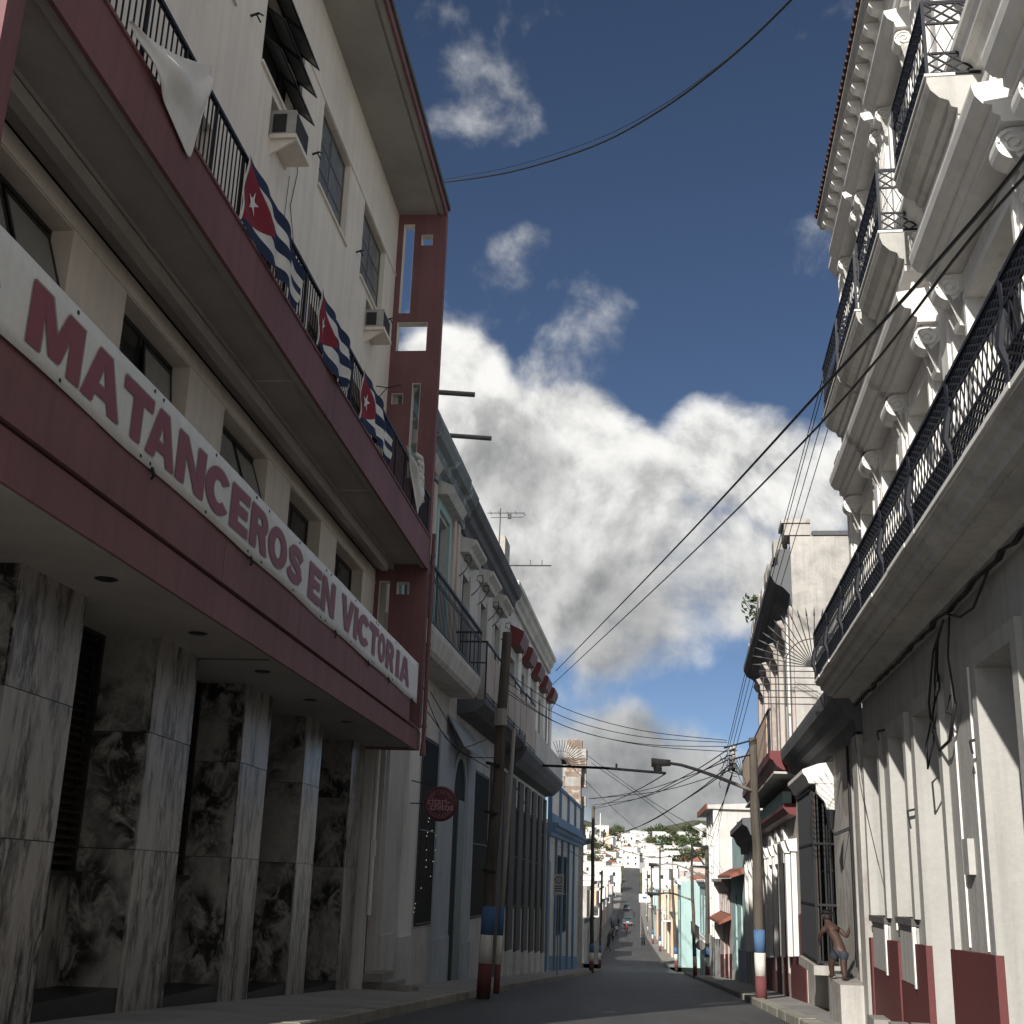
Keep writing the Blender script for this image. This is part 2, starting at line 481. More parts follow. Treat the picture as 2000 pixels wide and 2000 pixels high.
def tag(o, label=None, cat=None, group=None, kind=None):
    if label: o['label'] = label
    if cat: o['category'] = cat
    if group: o['group'] = group
    if kind: o['kind'] = kind
    return o

def thing(name, label, cat, loc, group=None):
    e = bpy.data.objects.new(name, None)
    scene.collection.objects.link(e)
    e.location = loc
    e['_base'] = tuple(loc)
    e.empty_display_size = 0.2
    return tag(e, label, cat, group)

def base_of(ob):
    r = ob
    while r.parent is not None: r = r.parent
    return Vector(r['_base'])

def mesh_data(mb, name, mat):
    """shared mesh data built in its own local frame (WF: s=y, o=x)"""
    ob = mb.build(name, mat)
    me = ob.data
    bpy.data.objects.remove(ob)
    return me

def put(name, me, parent, world_pos, rz=0.0, scale=None, rot=None):
    ob = bpy.data.objects.new(name, me)
    scene.collection.objects.link(ob)
    ob.parent = parent
    ob.location = Vector(world_pos) - base_of(parent)
    ob.rotation_euler = rot if rot else (0, 0, rz)
    if scale: ob.scale = scale
    return ob

def wall(name, fr, s0, s1, z0, z1, openings, mat, parent, o=0.0, depth=0.3):
    """a wall face with real openings and their reveals"""
    ss = sorted({s0, s1} | {min(max(v, s0), s1) for op in openings for v in op[:2]})
    zs = sorted({z0, z1} | {min(max(v, z0), z1) for op in openings for v in op[2:4]})
    mb = MB(fr)
    for a, b in zip(ss, ss[1:]):
        for c, d in zip(zs, zs[1:]):
            ms, mz = (a + b) / 2, (c + d) / 2
            if any(op[0] < ms < op[1] and op[2] < mz < op[3] for op in openings): continue
            mb.poly([(a, o, c), (b, o, c), (b, o, d), (a, o, d)])
    for op in openings:
        a, b, c, d = op[:4]
        dd = op[4] if len(op) > 4 else depth
        mb.poly([(a, o, c), (a, o - dd, c), (a, o - dd, d), (a, o, d)])
        mb.poly([(b, o, c), (b, o - dd, c), (b, o - dd, d), (b, o, d)])
        mb.poly([(a, o, d), (a, o - dd, d), (b, o - dd, d), (b, o, d)])
        mb.poly([(a, o, c), (a, o - dd, c), (b, o - dd, c), (b, o, c)])
    # ends and top so the wall reads as solid
    for s in (s0, s1): mb.poly([(s, o, z0), (s, o - depth - 0.15, z0), (s, o - depth - 0.15, z1), (s, o, z1)])
    mb.poly([(s0, o, z1), (s0, o - depth - 0.15, z1), (s1, o - depth - 0.15, z1), (s1, o, z1)])
    ob = mb.build(name, mat, parent)
    return ob

def body(fr, s0, s1, z0, z1, depth, mat, parent, o=-0.46, name='rear_wall'):
    mb = MB(fr); mb.box(s0 + 0.01, s1 - 0.01, o - depth, o, z0, z1 - 0.01)
    return mb.build(name, mat, parent)

def window_grid(fr, a, b, c, d, o, cols, rows, fmat, gmat, parent, t=0.05, name='window', border=0.06, skip=()):
    """frame with glazing bars; each pane a sub-part"""
    mb = MB(fr)
    mb.box(a, a + border, o - t, o, c, d); mb.box(b - border, b, o - t, o, c, d)
    mb.box(a + border, b - border, o - t, o, d - border, d); mb.box(a + border, b - border, o - t, o, c, c + border)
    w = (b - a - 2 * border) / cols; h = (d - c - 2 * border) / rows
    for i in range(1, cols):
        s = a + border + i * w; mb.box(s - 0.02, s + 0.02, o - t * 0.9, o - 0.004, c + border, d - border)
    for j in range(1, rows):
        z = c + border + j * h; mb.box(a + border, b - border, o - t * 0.8, o - 0.008, z - 0.02, z + 0.02)
    f = mb.build(name, fmat, parent)
    for i in range(cols):
        for j in range(rows):
            if (i, j) in skip: continue
            p = MB(fr)
            s = a + border + i * w; z = c + border + j * h
            p.box(s, s + w, o - t * 0.6, o - t * 0.45, z, z + h)
            p.build('pane', gmat, f)
    return f

def backing(fr, a, b, c, d, o, parent, name='room_shade_panel', mat=None):  # near-black panel stands in for the darkness of a room behind
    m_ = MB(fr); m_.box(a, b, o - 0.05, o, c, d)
    return m_.build(name, mat or room_shade, parent)

def louver_door(fr, a, b, c, d, o, mat, parent, leaves=2, name='shutter', slat=0.09, panel_from=0.0):
    """timber leaves with stiles, rails and slats"""
    w = (b - a) / leaves
    outp = []
    for i in range(leaves):
        x0, x1 = a + i * w + 0.006, a + (i + 1) * w - 0.006
        mb = MB(fr)
        st = min(0.09, w * 0.18)
        mb.box(x0, x0 + st, o - 0.05, o, c, d); mb.box(x1 - st, x1, o - 0.05, o, c, d)
        mid = c + (d - c) * 0.42
        for z in (c, mid, d - 0.1): mb.box(x0 + st, x1 - st, o - 0.05, o - 0.002, z, z + 0.1)
        lf = mb.build(name, mat, parent)
        sl_ = MB(fr)
        z = c + 0.1
        while z < d - 0.12:
            if not (mid - 0.03 < z < mid + 0.1):
                sl_.prism([(o - 0.045, z), (o - 0.012, z - 0.02), (o - 0.010, z - 0.01), (o - 0.043, z + 0.012)], x0 + st, x1 - st)
            z += slat
        sl_.box(x0 + st, x1 - st, o - 0.06, o - 0.05, c, d)
        sl_.build('slats', mat, lf, kind='stuff')
        outp.append(lf)
    return outp

def sweep_profile(fr, prof, s0, s1, mat, parent, name, end_return=True):
    mb = MB(fr); mb.prism(prof, s0, s1)
    return mb.build(name, mat, parent)
# ------------------------------------------------------------------ ground
def lerp_tab(tab, y):
    if y <= tab[0][0]: return tab[0][1]
    for (a, va), (b, vb) in zip(tab, tab[1:]):
        if y <= b: return va + (vb - va) * (y - a) / (b - a)
    return tab[-1][1]
KL = [(-30, -4.0), (30, -4.0), (50, -3.75), (95, -2.9), (112, -2.75), (128, -3.6), (200, -4.3), (420, -4.4), (1300, -4.4)]
KR = [(-30, 1.2), (8, 2.3), (21, 2.85), (40, 3.3), (60, 3.6), (80, 3.8), (112, 4.1), (128, 3.2), (200, 1.6), (420, 1.4), (1300, 1.4)]
YS = [-30, -15, -5, 0, 4, 6, 8, 10, 12, 14, 16] + list(range(18, 130, 3)) + list(range(130, 300, 12)) + list(range(300, 580, 20))

def build_ground():
    mb = MB(WF)
    rows = []
    for y in YS:
        row = []
        a, b = lerp_tab(KL, y), lerp_tab(KR, y)
        for k in range(9):
            t = k / 8.0
            crown = 0.05 * (1 - (2 * t - 1) ** 2)
            row.append(mb.pt(y, a + (b - a) * t, gz(y) - 0.05 + crown))
        rows.append(row)
    for r0, r1 in zip(rows, rows[1:]):
        for k in range(8): mb.q.append([r0[k], r0[k + 1], r1[k + 1], r1[k]])
    road = mb.build('road', asphalt, None, smooth=True); tag(road, kind='structure')
    # one wide sheet under everything, rising into the hill
    mb = MB(WF)
    xs = [-900, -500, -260, -140, -80, -40, -20, -9, 0, 9, 20, 40, 80, 140, 260, 500, 900]
    ys = [-60, -20, 0, 10, 20, 40, 60, 80, 100, 112, 130, 160, 200, 260, 300, 340, 380, 420, 470, 520, 570, 620, 670, 720, 770, 820, 870, 920, 980, 1040, 1120, 1250, 1500]
    rows = []
    for y in ys:
        row = []
        for x in xs:
            row.append(mb.pt(y, x, hill(x, y) - 0.35))
        rows.append(row)
    for r0, r1 in zip(rows, rows[1:]):
        for k in range(len(xs) - 1): mb.q.append([r0[k], r0[k + 1], r1[k + 1], r1[k]])
    g = mb.build('terrain', hillm, None, smooth=True); tag(g, kind='structure')
    # pavements with kerbs
    for side in (-1, 1):
        mb = MB(WF); kb = None
        yy = [y for y in YS if y <= 111]
        prof = []
        for y in yy:
            k = lerp_tab(KL if side < 0 else KR, y)
            inner = k + side * 0.28
            wl = -7.6 if side < 0 else 9.0
            prof.append((y, k, inner, wl))
        rows = []
        for (y, k, i_, w) in prof:
            rows.append([mb.pt(y, i_, gz(y) + 0.115), mb.pt(y, w, gz(y) + 0.15)])
        for r0, r1 in zip(rows, rows[1:]): mb.q.append([r0[0], r0[1], r1[1], r1[0]])
        # far side of the crossing
        yy2 = [y for y in YS if 126 <= y <= 420]
        rows = []
        for y in yy2:
            k = lerp_tab(KL if side < 0 else KR, y)
            rows.append([mb.pt(y, k, gz(y) - 0.1), mb.pt(y, k, gz(y) + 0.1), mb.pt(y, k + side * 12, gz(y) + 0.13)])
        for r0, r1 in zip(rows, rows[1:]):
            for c in (0, 1): mb.q.append([r0[c], r0[c + 1], r1[c + 1], r1[c]])
        pv = mb.build('pavement', concrete, None); tag(pv, kind='structure')
        # kerb stones, one by one
        y = 8.0
        n = 0
        while y < 110:
            ln = 0.92
            y2 = y + ln - 0.012
            k0, k1 = lerp_tab(KL if side < 0 else KR, y), lerp_tab(KL if side < 0 else KR, y2)
            j = random.uniform(-0.008, 0.008); dzz = random.uniform(-0.008, 0.006)
            q = MB(WF)
            i = 0
            for (yyy, kk) in ((y, k0), (y2, k1)):
                zt = gz(yyy) + 0.125 + dzz
                q.pt(yyy, kk + j, gz(yyy) - 0.15); q.pt(yyy, kk + j, zt - 0.02); q.pt(yyy, kk + j + side * 0.02, zt); q.pt(yyy, kk + side * 0.29, zt); q.pt(yyy, kk + side * 0.29, gz(yyy) - 0.15)
            for a in range(4): q.q.append([a, a + 1, a + 6, a + 5])
            q.q += [[0, 1, 2, 3, 4], [5, 6, 7, 8, 9]]
            q.build('kerb_stone', kerbm, pv)
            y += ln; n += 1

def bounce_plaza():  # unseen pale ground behind the camera, added to bounce sunlight
    mb = MB(WF); mb.poly([(-60, -70, 0.12), (7.6, -70, 0.12), (7.6, -7.65, 0.12), (-60, -7.65, 0.12)])
    tag(mb.build('bounce_plaza', concrete, None), kind='structure')

def hill(x, y):
    b = gz(min(y, 420))
    if y > 300:
        t = min(max((y - 330) / 620.0, 0), 1)
        t = t * t * (3 - 2 * t)
        h = 43.0 * t
        nz = noise.noise(Vector((x * 0.006, y * 0.006, 3.1))) * 9.0 * t
        side = 4.0 * math.sin(x * 0.011 + 1.0) * t
        fall = -max(0.0, abs(x - 40) - 420) * 0.03
        if y > 1000: h -= (y - 1000) * 0.08
        road_z = gz(y)
        w = min(1.0, max(0.0, (abs(x + 1.5) - 5) / 25.0))
        return (b + h + nz + side + fall) * w + min(road_z, b + h + nz) * (1 - w)
    return gz(y)
build_ground()
bounce_plaza()

# ------------------------------------------------------------------ the modern building on the left
PIERS = [(7.95, 9.3), (11.65, 13.2), (15.48, 17.0), (19.35, 20.8), (23.18, 24.42), (27.15, 28.4)]
BAYS = [(9.32, 11.65), (13.15, 15.42), (16.95, 19.28), (20.72, 23.0), (24.35, 26.95)]
LB = thing('office_building', 'tall cream office building with maroon balcony, canopy and marble clad piers', 'building', (-6.35, 18.0, gz(18)))

def left_building():
    fr = LF
    # marble: each slab on its own, joints recessed
    n = 0
    def slab(a, b, c, d, o0, o1, mi):
        m_ = MB(fr); m_.box(a, b, o0, o1, c, d)
        return m_.build('marble_slab', marbles[mi % 3], LB)
    for pi, (a, b) in enumerate(PIERS):
        core = MB(fr); core.box(a + 0.03, b - 0.03, -0.8, -0.03, gz(a) - 1.2, 4.5)
        core.build('pier_core', blackstone, LB)
        g = gz((a + b) / 2)
        zs = [g - 0.6, 1.72, 3.2, 4.5]
        for k in range(3):
            c, d = zs[k] + 0.005, zs[k + 1] - 0.005
            mid = (a + b) / 2 + random.uniform(-0.1, 0.1)
            slab(a, b, c, d, -0.028, random.uniform(-0.002, 0.003), pi * 3 + k)
            slab(a - 0.002, a + 0.029, c, d, -0.8, -0.032, pi + k * 2 + 1)
    for bi, (a, b) in enumerate(BAYS):
        p0, p1 = PIERS[bi][1], PIERS[bi + 1][0]
        # recess: stone back panel below, louvred window above, black ledge
        for k in range(2):
            w = (p1 - p0) / 2
            slab(p0 + k * w + 0.004, p0 + (k + 1) * w - 0.004, gz(p0) - 0.6, 1.36, -0.83, -0.79, bi + k)
        m_ = MB(fr); m_.box(p0, p1, -0.80, -0.66, 1.365, 1.43); m_.build('window_sill', blackstone, LB)
        win = MB(fr); win.box(p0, p0 + 0.07, -0.84, -0.76, 1.43, 4.5); win.box(p1 - 0.07, p1, -0.84, -0.76, 1.43, 4.5); win.box(p0 + 0.07, p1 - 0.07, -0.84, -0.76, 4.42, 4.5)
        wf = win.build('louvre_window', steel, LB)
        z = 1.5
        while z < 4.4:
            q = MB(fr); q.prism([(-0.86, z + 0.06), (-0.77, z), (-0.77, z + 0.012), (-0.86, z + 0.075)], p0 + 0.07, p1 - 0.07)
            q.build('slat', darkwood, wf); z += 0.105
        backing(fr, p0, p1, 1.4, 4.5, -0.9, LB)
        m_ = MB(fr); m_.box(p0, p1, -0.79, -0.02, gz(p0) - 1.0, gz((p0 + p1) / 2) + 0.33); m_.build('ledge', blackstone, LB)
    # pavement threshold strip below piers
    m_ = MB(fr); 
    # canopy
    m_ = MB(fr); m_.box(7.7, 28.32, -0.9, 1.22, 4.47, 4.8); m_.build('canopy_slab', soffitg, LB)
    m_ = MB(fr); m_.box(7.7, 28.32, 1.22, 1.26, 4.40, 4.835); m_.build('canopy_fascia', maroon, LB)
    m_ = MB(fr); m_.box(7.7, 28.3, 1.10, 1.22, 4.43, 4.47); m_.build('drip_lip', soffitg, LB)
    js = [7.7, 10.2, 14.0, 17.6, 20.6, 23.4, 26.9]
    for a, b in zip(js, js[1:]):
        q = MB(fr); q.box(a + 0.006, b - 0.006, 1.12, 1.30 + random.uniform(-0.004, 0.004), 4.87, 6.15)
        q.build('parapet_panel', maroon, LB)
    m_ = MB(fr); m_.box(7.7, 28.3, 1.02, 1.21, 4.8, 4.872); m_.build('painted_shadow_gap', darkstone, LB)  # dark strip paints the shade of the groove between the fascia bands
    m_ = MB(fr); m_.tube([(26.95, 1.27, 4.90), (28.3, 1.27, 4.87)], 0.035, 8); m_.build('edge_pipe', maroon, LB)
    disc = MB(WF)
    disc.v = [Vector((0.13 * math.cos(t), 0.13 * math.sin(t), 0)) for t in [k * math.pi / 8 for k in range(16)]] + [Vector((0.10 * math.cos(t), 0.10 * math.sin(t), -0.012)) for t in [k * math.pi / 8 for k in range(16)]]
    disc.q = [[k, (k + 1) % 16, 16 + (k + 1) % 16, 16 + k] for k in range(16)] + [list(range(16, 32))]
    dm = mesh_data(disc, 'downlight', steel)
    for s in (9.6, 12.3, 15.2, 18.1, 21.0, 23.9):
        put('downlight', dm, LB, fr.p(s, 0.62, 4.466))
    m_ = MB(fr); m_.box(17.05, 17.06, -0.7, 1.2, 4.455, 4.47); m_.build('soffit_seam', darkstone, LB)
    # first-floor wall and windows
    wall('wall', fr, 7.95, 28.42, 4.8, 8.66, [(a, b, 5.6, 8.36) for a, b in BAYS], cream, LB, depth=0.32)
    for i, (a, b) in enumerate(BAYS):
        f = window_grid(fr, a, b, 5.6, 8.36, -0.26, 2, 1, steel, nightglass, LB, name='window')
        # tilted sashes of the steel windows
        if i in (0, 1, 2):
            mid = (a + b) / 2
            for k, (x0, x1) in enumerate(((a + 0.08, mid - 0.04), (mid + 0.04, b - 0.08))):
                if (i, k) in ((1, 0),): continue
                for (zt, zb) in ((8.24, 7.35), (7.28, 6.4)):
                    out = 0.30 if i != 1 else 0.10
                    q = MB(fr)
                    def P(s, t): return (s, -0.25 + out * t, zt + (zb - zt) * t)
                    for (s0_, s1_, t0, t1) in ((x0, x0 + 0.05, 0, 1), (x1 - 0.05, x1, 0, 1), (x0, x1, 0, 0.06), (x0, x1, 0.94, 1)):
                        q.poly([P(s0_, t0), P(s1_, t0), P(s1_, t1), P(s0_, t1)])
                        a_ = [P(s0_, t0), P(s1_, t0), P(s1_, t1), P(s0_, t1)]
                        q.poly([(s, o + 0.02, z) for (s, o, z) in a_])
                        for e in range(4):
                            v0, v1 = a_[e], a_[(e + 1) % 4]
                            q.poly([v0, v1, (v1[0], v1[1] + 0.02, v1[2]), (v0[0], v0[1] + 0.02, v0[2])])
                    sh = q.build('sash', steel, LB)
                    g_ = MB(fr); g_.poly([(s, o + 0.01, z) for (s, o, z) in (P(x0 + .05, .06), P(x1 - .05, .06), P(x1 - .05, .94), P(x0 + .05, .94))])
                    g_.build('pane', sashglass, sh)
        backing(fr, a, b, 5.6, 8.36, -0.36, LB)
        # curtain folds behind the glass
        cu = MB(fr); s = a + 0.1
        while s < b - 0.1:
            cu.box(s, s + 0.05, -0.335, -0.30 - random.uniform(0, .02), 5.7, 8.25); s += random.uniform(0.09, 0.16)
        cu.build('curtain', darkwood, LB, kind='stuff')
        bd = MB(fr); 
    m_ = MB(fr); m_.box(7.95, 28.4, 0.0, 0.022, 8.375, 8.405); m_.build('string_course', cream, LB)
    for s in (12.35, 16.2, 20.0, 23.7, 27.4):
        q = MB(fr); q.bar((s, 0, 6.9), (s, 0.12, 6.93), 0.025); q.bar((s, 0.12, 6.93), (s + 0.08, 0.12, 6.99), 0.018); q.build('hook', iron, LB)
    # balcony
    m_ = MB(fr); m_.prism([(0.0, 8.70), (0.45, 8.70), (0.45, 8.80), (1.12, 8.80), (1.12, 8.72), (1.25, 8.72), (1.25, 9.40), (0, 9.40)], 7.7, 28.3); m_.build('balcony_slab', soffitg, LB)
    m_ = MB(fr); m_.box(7.7, 28.3, 1.25, 1.30, 8.68, 9.42); m_.build('balcony_fascia', maroon, LB)
    m_ = MB(fr); m_.box(7.7, 28.3, 1.20, 1.325, 9.422, 9.462); m_.build('balcony_coping', maroon, LB)
    bj = [7.9, 13.1, 16.6, 20.0, 23.4, 27.6]
    for a, b in zip(bj, bj[1:]):
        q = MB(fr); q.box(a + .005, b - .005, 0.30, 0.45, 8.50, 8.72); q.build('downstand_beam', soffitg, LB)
    for s in (16.9, 22.4):
        q = MB(fr); q.box(s, s + 0.012, 0.47, 1.12, 8.79, 8.801); q.build('soffit_seam', cream, LB)
    # railing: each post and bar its own piece
    rail = MB(fr); rail.box(7.95, 28.3, 1.225, 1.275, 10.44, 10.49); rail.box(7.95, 28.3, 1.235, 1.265, 9.53, 9.555)
    ro = rail.build('railing', iron, LB)
    bm_ = MB(WF); bm_.box(-0.008, 0.008, -0.008, 0.008, 0, 0.94); bar_me = mesh_data(bm_, 'bar', iron)
    pm_ = MB(WF); pm_.box(-0.02, 0.02, -0.02, 0.02, 0, 1.02); post_me = mesh_data(pm_, 'post', iron)
    s = 8.05; k = 0
    while s < 28.25:
        if k % 8 == 0: put('post', post_me, ro, fr.p(s, 1.25, 9.455))
        else: put('bar', bar_me, ro, fr.p(s, 1.25, 9.53))
        s += 0.132; k += 1
    # upper wall
    doors = [(a + 0.2, b - 0.2, 9.45, 12.15) for a, b in BAYS]
    ups = [(9.35, 11.6, 14.68, 16.58), (13.15, 15.4, 14.68, 16.58), (16.92, 19.22, 14.68, 16.58), (20.72, 23.07, 14.68, 16.58), (24.56, 27.0, 14.68, 16.58)]
    ac_holes = [(17.62, 18.7, 13.68, 14.5, 0.3), (25.36, 26.25, 13.66, 14.5, 0.3)]
    wall('wall', fr, 7.95, 28.42, 9.40, 18.42, doors + ups + ac_holes, cream, LB, depth=0.32)
    for (a, b, c, d) in doors:
        window_grid(fr, a, b, c, d, -0.24, 3, 4, steel, nightglass, LB, name='balcony_door')
        backing(fr, a, b, c, d, -0.36, LB)
    for i, (a, b, c, d) in enumerate(ups):
        if i == 2:
            fm = MB(fr)
            for (x0, x1, y0, y1) in ((a, a + .05, c, d), (b - .05, b, c, d), (a, b, d - .05, d), (a, b, c, c + .05), ((a + b) / 2 - .02, (a + b) / 2 + .02, c, d)):
                fm.box(x0, x1, -0.12, -0.05, y0, y1)
            fo = fm.build('window', steel, LB)
            for r in range(3):
                zt = d - 0.05 - r * 0.61; zb = zt - 0.60
                for (x0, x1) in ((a + .05, (a + b) / 2 - .02), ((a + b) / 2 + .02, b - .05)):
                    out = 0.42
                    def P(s, t, th=0.0): return (s, -0.10 + out * t, zt - 0.02 + (zb + 0.22 - zt) * t + th)
                    q = MB(fr)
                    for (s0_, s1_, t0, t1) in ((x0, x0 + .045, 0, 1), (x1 - .045, x1, 0, 1), (x0 + .045, x1 - .045, 0, .08), (x0 + .045, x1 - .045, .90, 1)):
                        A = [P(s0_, t0), P(s1_, t0), P(s1_, t1), P(s0_, t1)]; Bq = [P(s0_, t0, .03), P(s1_, t0, .03), P(s1_, t1, .03), P(s0_, t1, .03)]
                        q.poly(A); q.poly(Bq)
                        for e in range(4): q.poly([A[e], A[(e + 1) % 4], Bq[(e + 1) % 4], Bq[e]])
                    sh = q.build('sash', steel, fo)
                    pn = MB(fr); pn.poly([P(x0 + .045, .08, .015), P(x1 - .045, .08, .015), P(x1 - .045, .9, .015), P(x0 + .045, .9, .015)]); pn.build('pane', sashglass, fo)
        else:
            window_grid(fr, a, b, c, d, -0.12, 2, 3, greysteel, dirtyglass, LB, name='window')
        backing(fr, a, b, c, d, -0.36, LB)
        q = MB(fr); q.box(a - 0.05, b + 0.1, 0.0, 0.05, c - 0.06, c); q.build('window_sill', cream, LB)
    for (a, b, c, d, e) in ac_holes: backing(fr, a, b, c, d, -0.3, LB)
    q = MB(fr); q.box(7.95, 28.4, 0.0, 0.025, 16.60, 16.66); q.build('string_course', cream, LB)
    for s in (16.2, 20.2, 24.1, 27.6):
        q = MB(fr); q.bar((s, 0, 15.0), (s, 0.14, 15.05), 0.03); q.bar((s, 0.14, 15.05), (s + .15, .16, 15.12), .02); q.bar((s, 0.10, 15.03), (s + .12, .14, 14.96), .02); q.build('hook', iron, LB)
    # loose cable down the wall
    q = MB(fr); q.tube([(19.15, 0.02, 14.6), (19.3, 0.03, 14.0), (19.1, 0.02, 13.2), (19.6, 0.02, 12.5), (19.9, 0.03, 11.9), (20.5, 0.02, 11.2)], 0.008, 5); q.build('loose_cable', wire, LB)
    q = MB(fr); q.tube([(18.9, 0.02, 13.7), (18.8, 0.03, 12.9), (18.9, 0.02, 12.0), (18.6, .02, 11.3)], 0.006, 5); q.build('loose_cable', wire, LB)
    q = MB(fr); q.tube([(26.9, 0.02, 12.9), (26.9, 0.3, 12.85), (26.95, 0.62, 12.95)], 0.014, 5); q.tube([(26.9, 0.02, 12.5), (26.9, 0.3, 12.85)], 0.012, 5); q.build('wall_bracket', iron, LB)
    # roof
    q = MB(fr); q.prism([(-9.0, 18.42), (1.04, 18.42), (1.04, 18.455), (1.10, 18.455), (1.10, 18.42), (1.24, 18.42), (1.24, 18.75), (-9.0, 18.75)], 7.7, 28.5); q.build('roof_slab', soffitg, LB)
    q = MB(fr); q.box(7.69, 28.46, 1.24, 1.30, 18.40, 18.60); q.build('roof_fascia', maroon, LB)
    q = MB(fr); q.box(7.68, 28.47, 1.22, 1.36, 18.602, 18.74); q.build('roof_gutter', darkcornice, LB)
    # pierced end walls, far and near
    holes_hi = [(-6.20, -5.90, 15.53, 18.14), (-5.71, -5.40, 17.50, 17.82), (-6.21, -5.41, 14.46, 15.27), (-5.72, -5.50, 11.00, 13.56), (-6.24, -5.94, 12.98, 13.28)]
    holes_lo = [(-6.24, -5.97, 6.6, 8.35), (-5.81, -5.49, 8.02, 8.33)]
    for (y0, y1) in ((28.30, 28.56), (7.70, 7.95)):
        for (za, zb, hs) in ((9.45, 18.42, holes_hi), (4.83, 8.69, holes_lo)):
            xs = sorted({-6.349, -5.06} | {h for op in hs for h in op[:2]}); zs = sorted({za, zb} | {h for op in hs for h in op[2:]})
            q = MB(WF)
            for a, b in zip(xs, xs[1:]):
                for c, d in zip(zs, zs[1:]):
                    if any(op[0] < (a + b) / 2 < op[1] and op[2] < (c + d) / 2 < op[3] for op in hs): continue
                    for y in (y0, y1): q.poly([(y, a, c), (y, b, c), (y, b, d), (y, a, d)])
            for (a, b, c, d) in hs + [(-6.349, -5.06, za, zb)]:
                q.poly([(y0, a, c), (y1, a, c), (y1, a, d), (y0, a, d)]); q.poly([(y0, b, c), (y1, b, c), (y1, b, d), (y0, b, d)])
                q.poly([(y0, a, d), (y1, a, d), (y1, b, d), (y0, b, d)]); q.poly([(y0, a, c), (y1, a, c), (y1, b, c), (y0, b, c)])
            q.build('pierced_end_wall', maroon, LB)
            if y0 > 20:
                for (a, b, c, d) in hs:
                    t = 0.012
                    q = MB(WF)
                    q.box(y0 + .004, y1 - .004, a + .001, a + t, c, d); q.box(y0 + .004, y1 - .004, b - t, b - .001, c, d); q.box(y0 + .004, y1 - .004, a + t, b - t, d - t, d - .001)
                    q.build('hole_lining', cream, LB)
    # plinth block between slab and end wall at balcony level
    q = MB(fr); q.box(28.32, 28.54, 0.0, 1.288, 8.68, 9.47); q.build('end_wall_band', maroon, LB)
    q = MB(fr); q.box(28.33, 28.54, 0.0, 1.28, 4.42, 4.85); q.build('end_wall_band', maroon, LB)
    # downpipe at the corner
    q = MB(fr); q.tube([(28.5, 1.37, 9.6), (28.5, 1.37, 4.6)], 0.05, 8); q.tube([(28.5, 1.37, 4.6), (28.48, 1.37, 4.3)], .06, 8, .075)
    for z in (9.0, 6.9, 4.95): q.tube([(28.5, 1.37, z), (28.5, 1.37, z + 0.07)], 0.065, 8)
    q.build('downpipe', maroon, LB)
    body(fr, 7.95, 28.5, -2.5, 18.42, 9.0, cream, LB, o=-0.92)
    q = MB(fr); q.box(7.96, 28.48, -0.93, -0.40, 4.6, 18.4); q.build('floor_core', room_shade, LB)
left_building()

from mathutils.geometry import tessellate_polygon
def glyph(ch):
    """heavy block capitals in a unit box: vertices and triangles"""
    def ell(cx, cy, rx, ry, a0, a1, n=22): return [(cx + rx * math.cos(R(a0 + (a1 - a0) * k / n)), cy + ry * math.sin(R(a0 + (a1 - a0) * k / n))) for k in range(n + 1)]
    P = {'M': [[(0, 0), (0, 1), (.34, 1), (.5, .5), (.66, 1), (1, 1), (1, 0), (.75, 0), (.75, .62), (.6, .08), (.4, .08), (.25, .62), (.25, 0)]],
         'A': [[(0, 0), (.33, 1), (.67, 1), (1, 0), (.71, 0), (.66, .19), (.34, .19), (.29, 0)], [(.40, .39), (.5, .74), (.60, .39)]],
         'T': [[(0, 1), (1, 1), (1, .75), (.66, .75), (.66, 0), (.34, 0), (.34, .75), (0, .75)]],
         'N': [[(0, 0), (0, 1), (.30, 1), (.70, .40), (.70, 1), (1, 1), (1, 0), (.71, 0), (.30, .62), (.30, 0)]],
         'E': [[(0, 0), (0, 1), (1, 1), (1, .77), (.40, .77), (.40, .62), (.92, .62), (.92, .40), (.40, .40), (.40, .23), (1, .23), (1, 0)]],
         'V': [[(0, 1), (.32, 1), (.5, .36), (.68, 1), (1, 1), (.66, 0), (.34, 0)]],
         'I': [[(0, 0), (0, 1), (1, 1), (1, 0)]],
         'O': [ell(.5, .5, .5, .5, 0, 360)[:-1], ell(.5, .5, .19, .27, 360, 0)[:-1]],
         'C': [ell(.52, .5, .52, .5, 38, 322) + ell(.53, .5, .21, .26, 318, 42)],
         'R': [[(0, 0), (0, 1), (.55, 1)] + ell(.58, .70, .38, .30, 88, -50, 12) + [(1, 0), (.66, 0), (.47, .38), (.36, .38), (.36, 0)], [(.36, .60), (.36, .79), (.52, .79)] + ell(.53, .695, .10, .095, 80, -80, 6) + [(.52, .60)]]}
    if ch == 'S':
        C = [(.88, .70), (.80, .80), (.66, .865), (.48, .875), (.30, .83), (.20, .73), (.24, .62), (.40, .55), (.60, .48), (.76, .40), (.82, .28), (.72, .17), (.52, .125), (.32, .135), (.19, .20), (.12, .31)]
        vs, fs = [], []
        for k, (x, y) in enumerate(C):
            a, b = C[max(k - 1, 0)], C[min(k + 1, len(C) - 1)]
            d = Vector((b[0] - a[0], (b[1] - a[1]) * .62)).normalized()
            vs += [(x - d.y * .155, y + d.x * .125), (x + d.y * .155, y - d.x * .125)]
        fs = [(2 * k, 2 * k + 1, 2 * k + 3, 2 * k + 2) for k in range(len(C) - 1)]
        return vs, fs
    loops = P[ch]
    tris = tessellate_polygon([[Vector((x, y, 0)) for x, y in lp] for lp in loops])
    return [p for lp in loops for p in lp], tris

